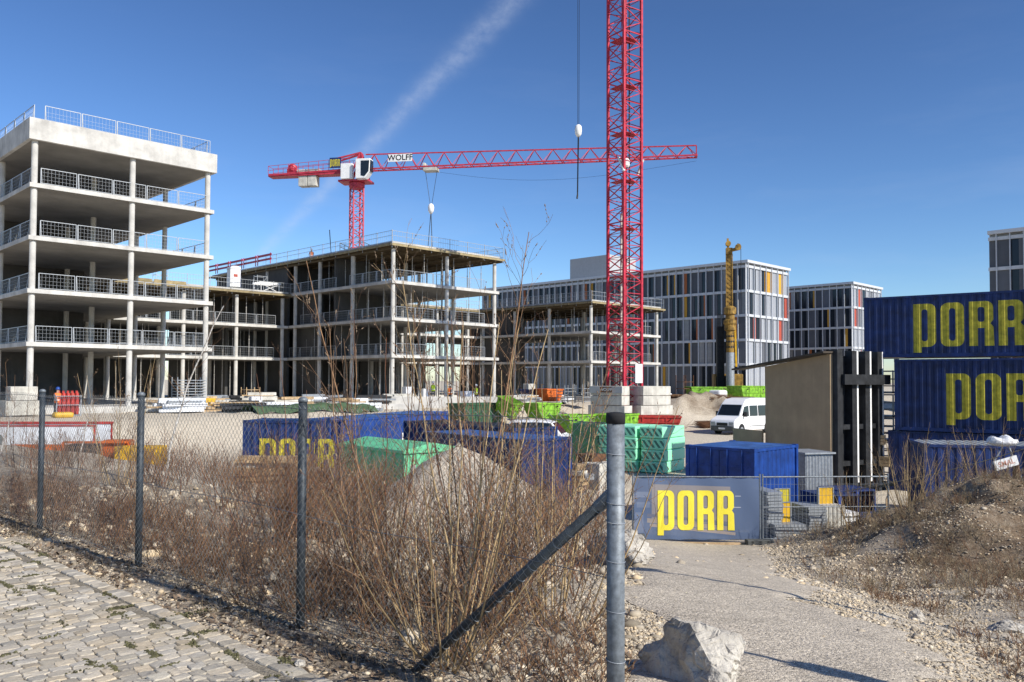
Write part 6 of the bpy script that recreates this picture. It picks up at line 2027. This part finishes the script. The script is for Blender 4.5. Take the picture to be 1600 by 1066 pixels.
# two leaning bare shoots that cross the middle frame
for px, az_, ln, L, lab, mt, sd in ((745, 2.9, .26, 2.5, 'single long pale shoot leaning left across the middle frame', 'bark_tan', 8), (655, 2.75, .42, 2.7, 'single brown forked shoot leaning left before the link wing', 'bark_brown', 9), (715, .3, .22, 2.75, 'single dark shoot leaning right with buds before middle frame', 'bark_brown', 10)):
    c = wpos(px, .4)
    b = np.array([[c[0], c[1], gz(*c)]])
    P = curves(b, np.array([az_]), np.array([ln]), np.array([L]), 12, np.array([.35]), .004, rg)
    Rr = np.linspace(.0085, .0025, 12)[None]
    Q, rq = side_twigs(P, Rr, 12, .25, .9, rg, t0=.45, K=6, spread=(.35, .7))
    Q2, rq2 = side_twigs(Q, rq, 3, .08, .25, rg, K=4)
    shrub('willow_shoot', lab, 'shrub', [(P, Rr), (Q, rq), (Q2, rq2)], (mt, mt, 'bark_brown'), 90, sd, .014)
# birch saplings
for (px0, q0, px1, topz_, lab, sd) in ((258, 3.2, 345, 3.0, 'white stemmed birch sapling leaning right in front of tall shell', 11), (122, 3.4, 142, 1.25, 'short white birch stem between first and second fence posts', 12), (2, 3.6, 26, 1.35, 'short white birch stem at left edge behind fence', 13)):
    c = wpos(px0, q0); y = c[1]
    b = Vector((c[0], y, gz(*c) - .05)); e = Vector(((px1 - 800) / 1300 * y, y + .1, topz_))
    K_ = 10; P = np.zeros((1, K_, 3))
    for k in range(K_):
        f_ = k / (K_ - 1); v = b.lerp(e, f_); P[0, k] = (v.x - .16 * math.sin(math.pi * f_) * (topz_ > 2) + .015 * math.sin(k * 2.1), v.y, v.z)
    Rr = np.linspace(.021, .008, K_)[None]
    Q, rq = side_twigs(P, Rr, 16 if topz_ > 2 else 8, .3, .95, rg, t0=.4, K=6, spread=(.5, .9), rfac=.35)
    Q2, rq2 = side_twigs(Q, rq, 5, .1, .35, rg, K=4)
    shrub('birch_sapling', lab, 'sapling', [(P, Rr), (Q, rq), (Q2, rq2)], ('birch', 'bark_brown', 'bark_brown'), 0, sd, names=('trunk', 'branch', 'crown'))

# the thicket: a mass of thin brown and red twigs nobody could count
def thicket(name, label, pos, nst, hr, mat, mat2, seed, r0=.0068, lean=.55, per=(5, 2), l1=(.25, .7), l2=(.12, .34), spread=(.3, .8), rmin=.0023, K=7, wob=.022):
    rg = np.random.default_rng(seed)
    N = len(pos); n = N * nst
    c = np.repeat(pos, nst, 0)
    a = rg.uniform(0, 6.283, n); rad = .10 * np.sqrt(rg.random(n))
    b = np.stack([c[:, 0] + rad * np.cos(a), c[:, 1] + rad * np.sin(a), np.zeros(n)], 1)
    b[:, 2] = height(b[:, 0], b[:, 1]) - .02
    L = np.repeat(hr, nst) * rg.uniform(.5, 1.0, n)
    P = curves(b, a, lean * rg.random(n) ** .6, L, K, rg.uniform(-.1, .7, n), wob, rg)
    Rr = (r0 * rg.uniform(.55, 1.25, n))[:, None] * np.linspace(1, .35, K)[None]
    parts = [np_tubes(P, Rr, 4)]
    if per[0]:
        Q, rq = side_twigs(P, Rr, per[0], l1[0], l1[1], rg, t0=.18, K=4, rfac=.62, spread=spread)
        rq = np.maximum(rq, rmin); parts.append(np_tubes(Q, rq, 3))
        if per[1]:
            Q2, rq2 = side_twigs(Q, rq, per[1], l2[0], l2[1], rg, t0=.2, K=3, rfac=.7, spread=spread)
            parts.append(np_tubes(Q2, np.maximum(rq2, rmin * .8), 3))
    V, F = join_np(parts)
    o = np_mesh(name, V, F, mat)
    return tag(o, label, None, None, 'stuff')
def scatter_pos(n, px0, px1, q0, q1, rg, ymax=24, keep=lambda X, Y, q: np.ones_like(X, bool)):
    S = rg.uniform(-2, 18, n); Q = q0 + (q1 - q0) * rg.random(n)
    X = FEND[0] + FE1[0] * S + FE2[0] * Q; Y = FEND[1] + FE1[1] * S + FE2[1] * Q
    px = 800 + 1300 * X / np.maximum(Y, .5)
    k = (Y > 3.5) & (Y < ymax) & (px > px0) & (px < px1) & keep(X, Y, Q)
    return np.stack([X[k], Y[k]], 1)
rg = np.random.default_rng(5)
def nodes(X, Y, q):
    rc_, rw_ = road_mid(Y)
    px_ = 800 + 1300 * X / np.maximum(Y, 1)
    return (X < rc_ - rw_ - .5) & (np.hypot(X + 1.5, Y - 23.6) > 2.6) & ~((px_ > 590) & (px_ < 830) & (Y > 8) & (rg.random(len(X)) < .9))
pos = scatter_pos(640, -60, 930, 1.0, 9.0, rg, 19, nodes)
pxs = 800 + 1300 * pos[:, 0] / pos[:, 1]
qs = fence_q(pos[:, 0], pos[:, 1])
keep = rg.random(len(pos)) < np.where(pxs < 420, np.where(qs < 2.2, .16, .45), .75)
pos = pos[keep]; qs = qs[keep]; pxs = pxs[keep]
hts = np.clip(rg.normal(1.15, .28, len(pos)), .5, 1.9) * np.where(qs < 2, .8, 1.0) * np.where(pxs < 420, .62, 1.0) * np.where((qs > 3) & (pxs < 840), .8, 1.0)
half_ = rg.random(len(pos)) < .5
thicket('brushwood', 'dense reddish brown thicket of bare twigs behind the fence', pos[half_], 5, hts[half_], 'bark_red', None, 21)
thicket('brushwood', 'dense dark brown thicket of bare twigs behind the fence', pos[~half_], 5, hts[~half_], 'bark_brown', None, 22)
# low twigs and dry stems along the fence foot
pos = scatter_pos(640, -60, 960, .05, 1.6, rg, 14)
thicket('dry_stems', 'low dry stems and twigs along the foot of the fence', pos, 5, rg.uniform(.15, .55, len(pos)), 'bark_brown', None, 23, r0=.0022, lean=.9, per=(4, 1), l1=(.05, .2), l2=(.03, .08))
# dry grass tufts by the posts
pos = scatter_pos(420, -60, 800, -.3, .25, rg, 14)
thicket('dry_grass', 'yellow dry grass tufts at the fence foot', pos, 9, rg.uniform(.06, .2, len(pos)), 'straw', None, 24, r0=.0014, lean=1.0, per=(0, 0))
# mound: dry stems and low bushes
N = 1900
X = rg.uniform(4.0, 19, N); Y = rg.uniform(9.5, 24, N)
rc_, rw_ = road_mid(Y)
mm_ = np.exp(-(np.abs((X - 12.0) / 6.0)) ** 3) * np.exp(-(np.abs((Y - 17.5) / 5.5)) ** 3)
k = (X > rc_ + rw_ + .4 + rg.random(N)) & (rg.random(N) < .15 + .85 * mm_) & (800 + 1300 * X / Y < 1680) & (vnoise(X, Y, .9, 61) > -.22)
pos = np.stack([X[k], Y[k]], 1)
thicket('dry_weeds', 'brown dry weeds covering the earth mound right of track', pos, 6, rg.uniform(.12, .55, len(pos)) * (.4 + rg.random(len(pos))), 'straw', None, 25, r0=.0042, lean=1.2, per=(3, 1), l1=(.08, .25), l2=(.05, .12), rmin=.0022)
sel = rg.random(len(pos)) < .5
thicket('dry_weeds', 'dark dead twigs among the weeds on the earth mound', pos[sel] + rg.normal(0, .15, (sel.sum(), 2)), 6, rg.uniform(.15, .5, sel.sum()), 'bark_brown', None, 26, r0=.0045, lean=1.2, per=(3, 1), l1=(.08, .3), l2=(.05, .12), rmin=.0022)
X = rg.uniform(2.5, 9.5, 900); Y = rg.uniform(5.0, 12, 900); rc_, rw_ = road_mid(Y)
k = (X > rc_ + rw_ + .9) & (vnoise(X, Y, 1.0, 63) > .02)
pos = np.stack([X[k], Y[k]], 1)
thicket('dry_weeds', 'sparse dry weeds on the gravel bank right of track', pos, 6, rg.uniform(.06, .25, len(pos)), 'bark_brown', None, 27, r0=.002, lean=1.1, per=(3, 1), l1=(.04, .12), l2=(.02, .06))
# bushes on the mound, told apart by place
for (x_, y_, hmx, n_, lab, sd) in ((9.6, 20.2, 2.0, 26, 'bare tan bush at the left shoulder of the earth mound', 31), (8.6, 20.8, 1.5, 20, 'small bare bush before the black shuttering, left of mound', 32), (12.0, 21.0, 2.1, 22, 'bare grey bush on the mound before the grey roofed container', 33), (10.9, 21.4, 1.9, 20, 'bare bush between shuttering and grey roofed container', 34), (13.0, 21.4, 1.6, 14, 'thin bush on mound top beside the leaning pole stand', 35), (4.9, 7.4, .6, 12, 'small reddish bush on the gravel bank at right edge', 36)):
    p1 = clump(np.random.default_rng(sd), n_, (x_, y_), .3, hmx * .5, hmx, .55, .011 if hmx > 1 else .004, 8, 2, (.15, .55), (.05, .2), K=8, bend=.4, wob=.012)
    shrub('bare_bush', lab, 'bush', p1, ('bark_tan', 'bark_tan' if sd % 2 else 'bark_brown', 'bark_brown'), 0, sd)
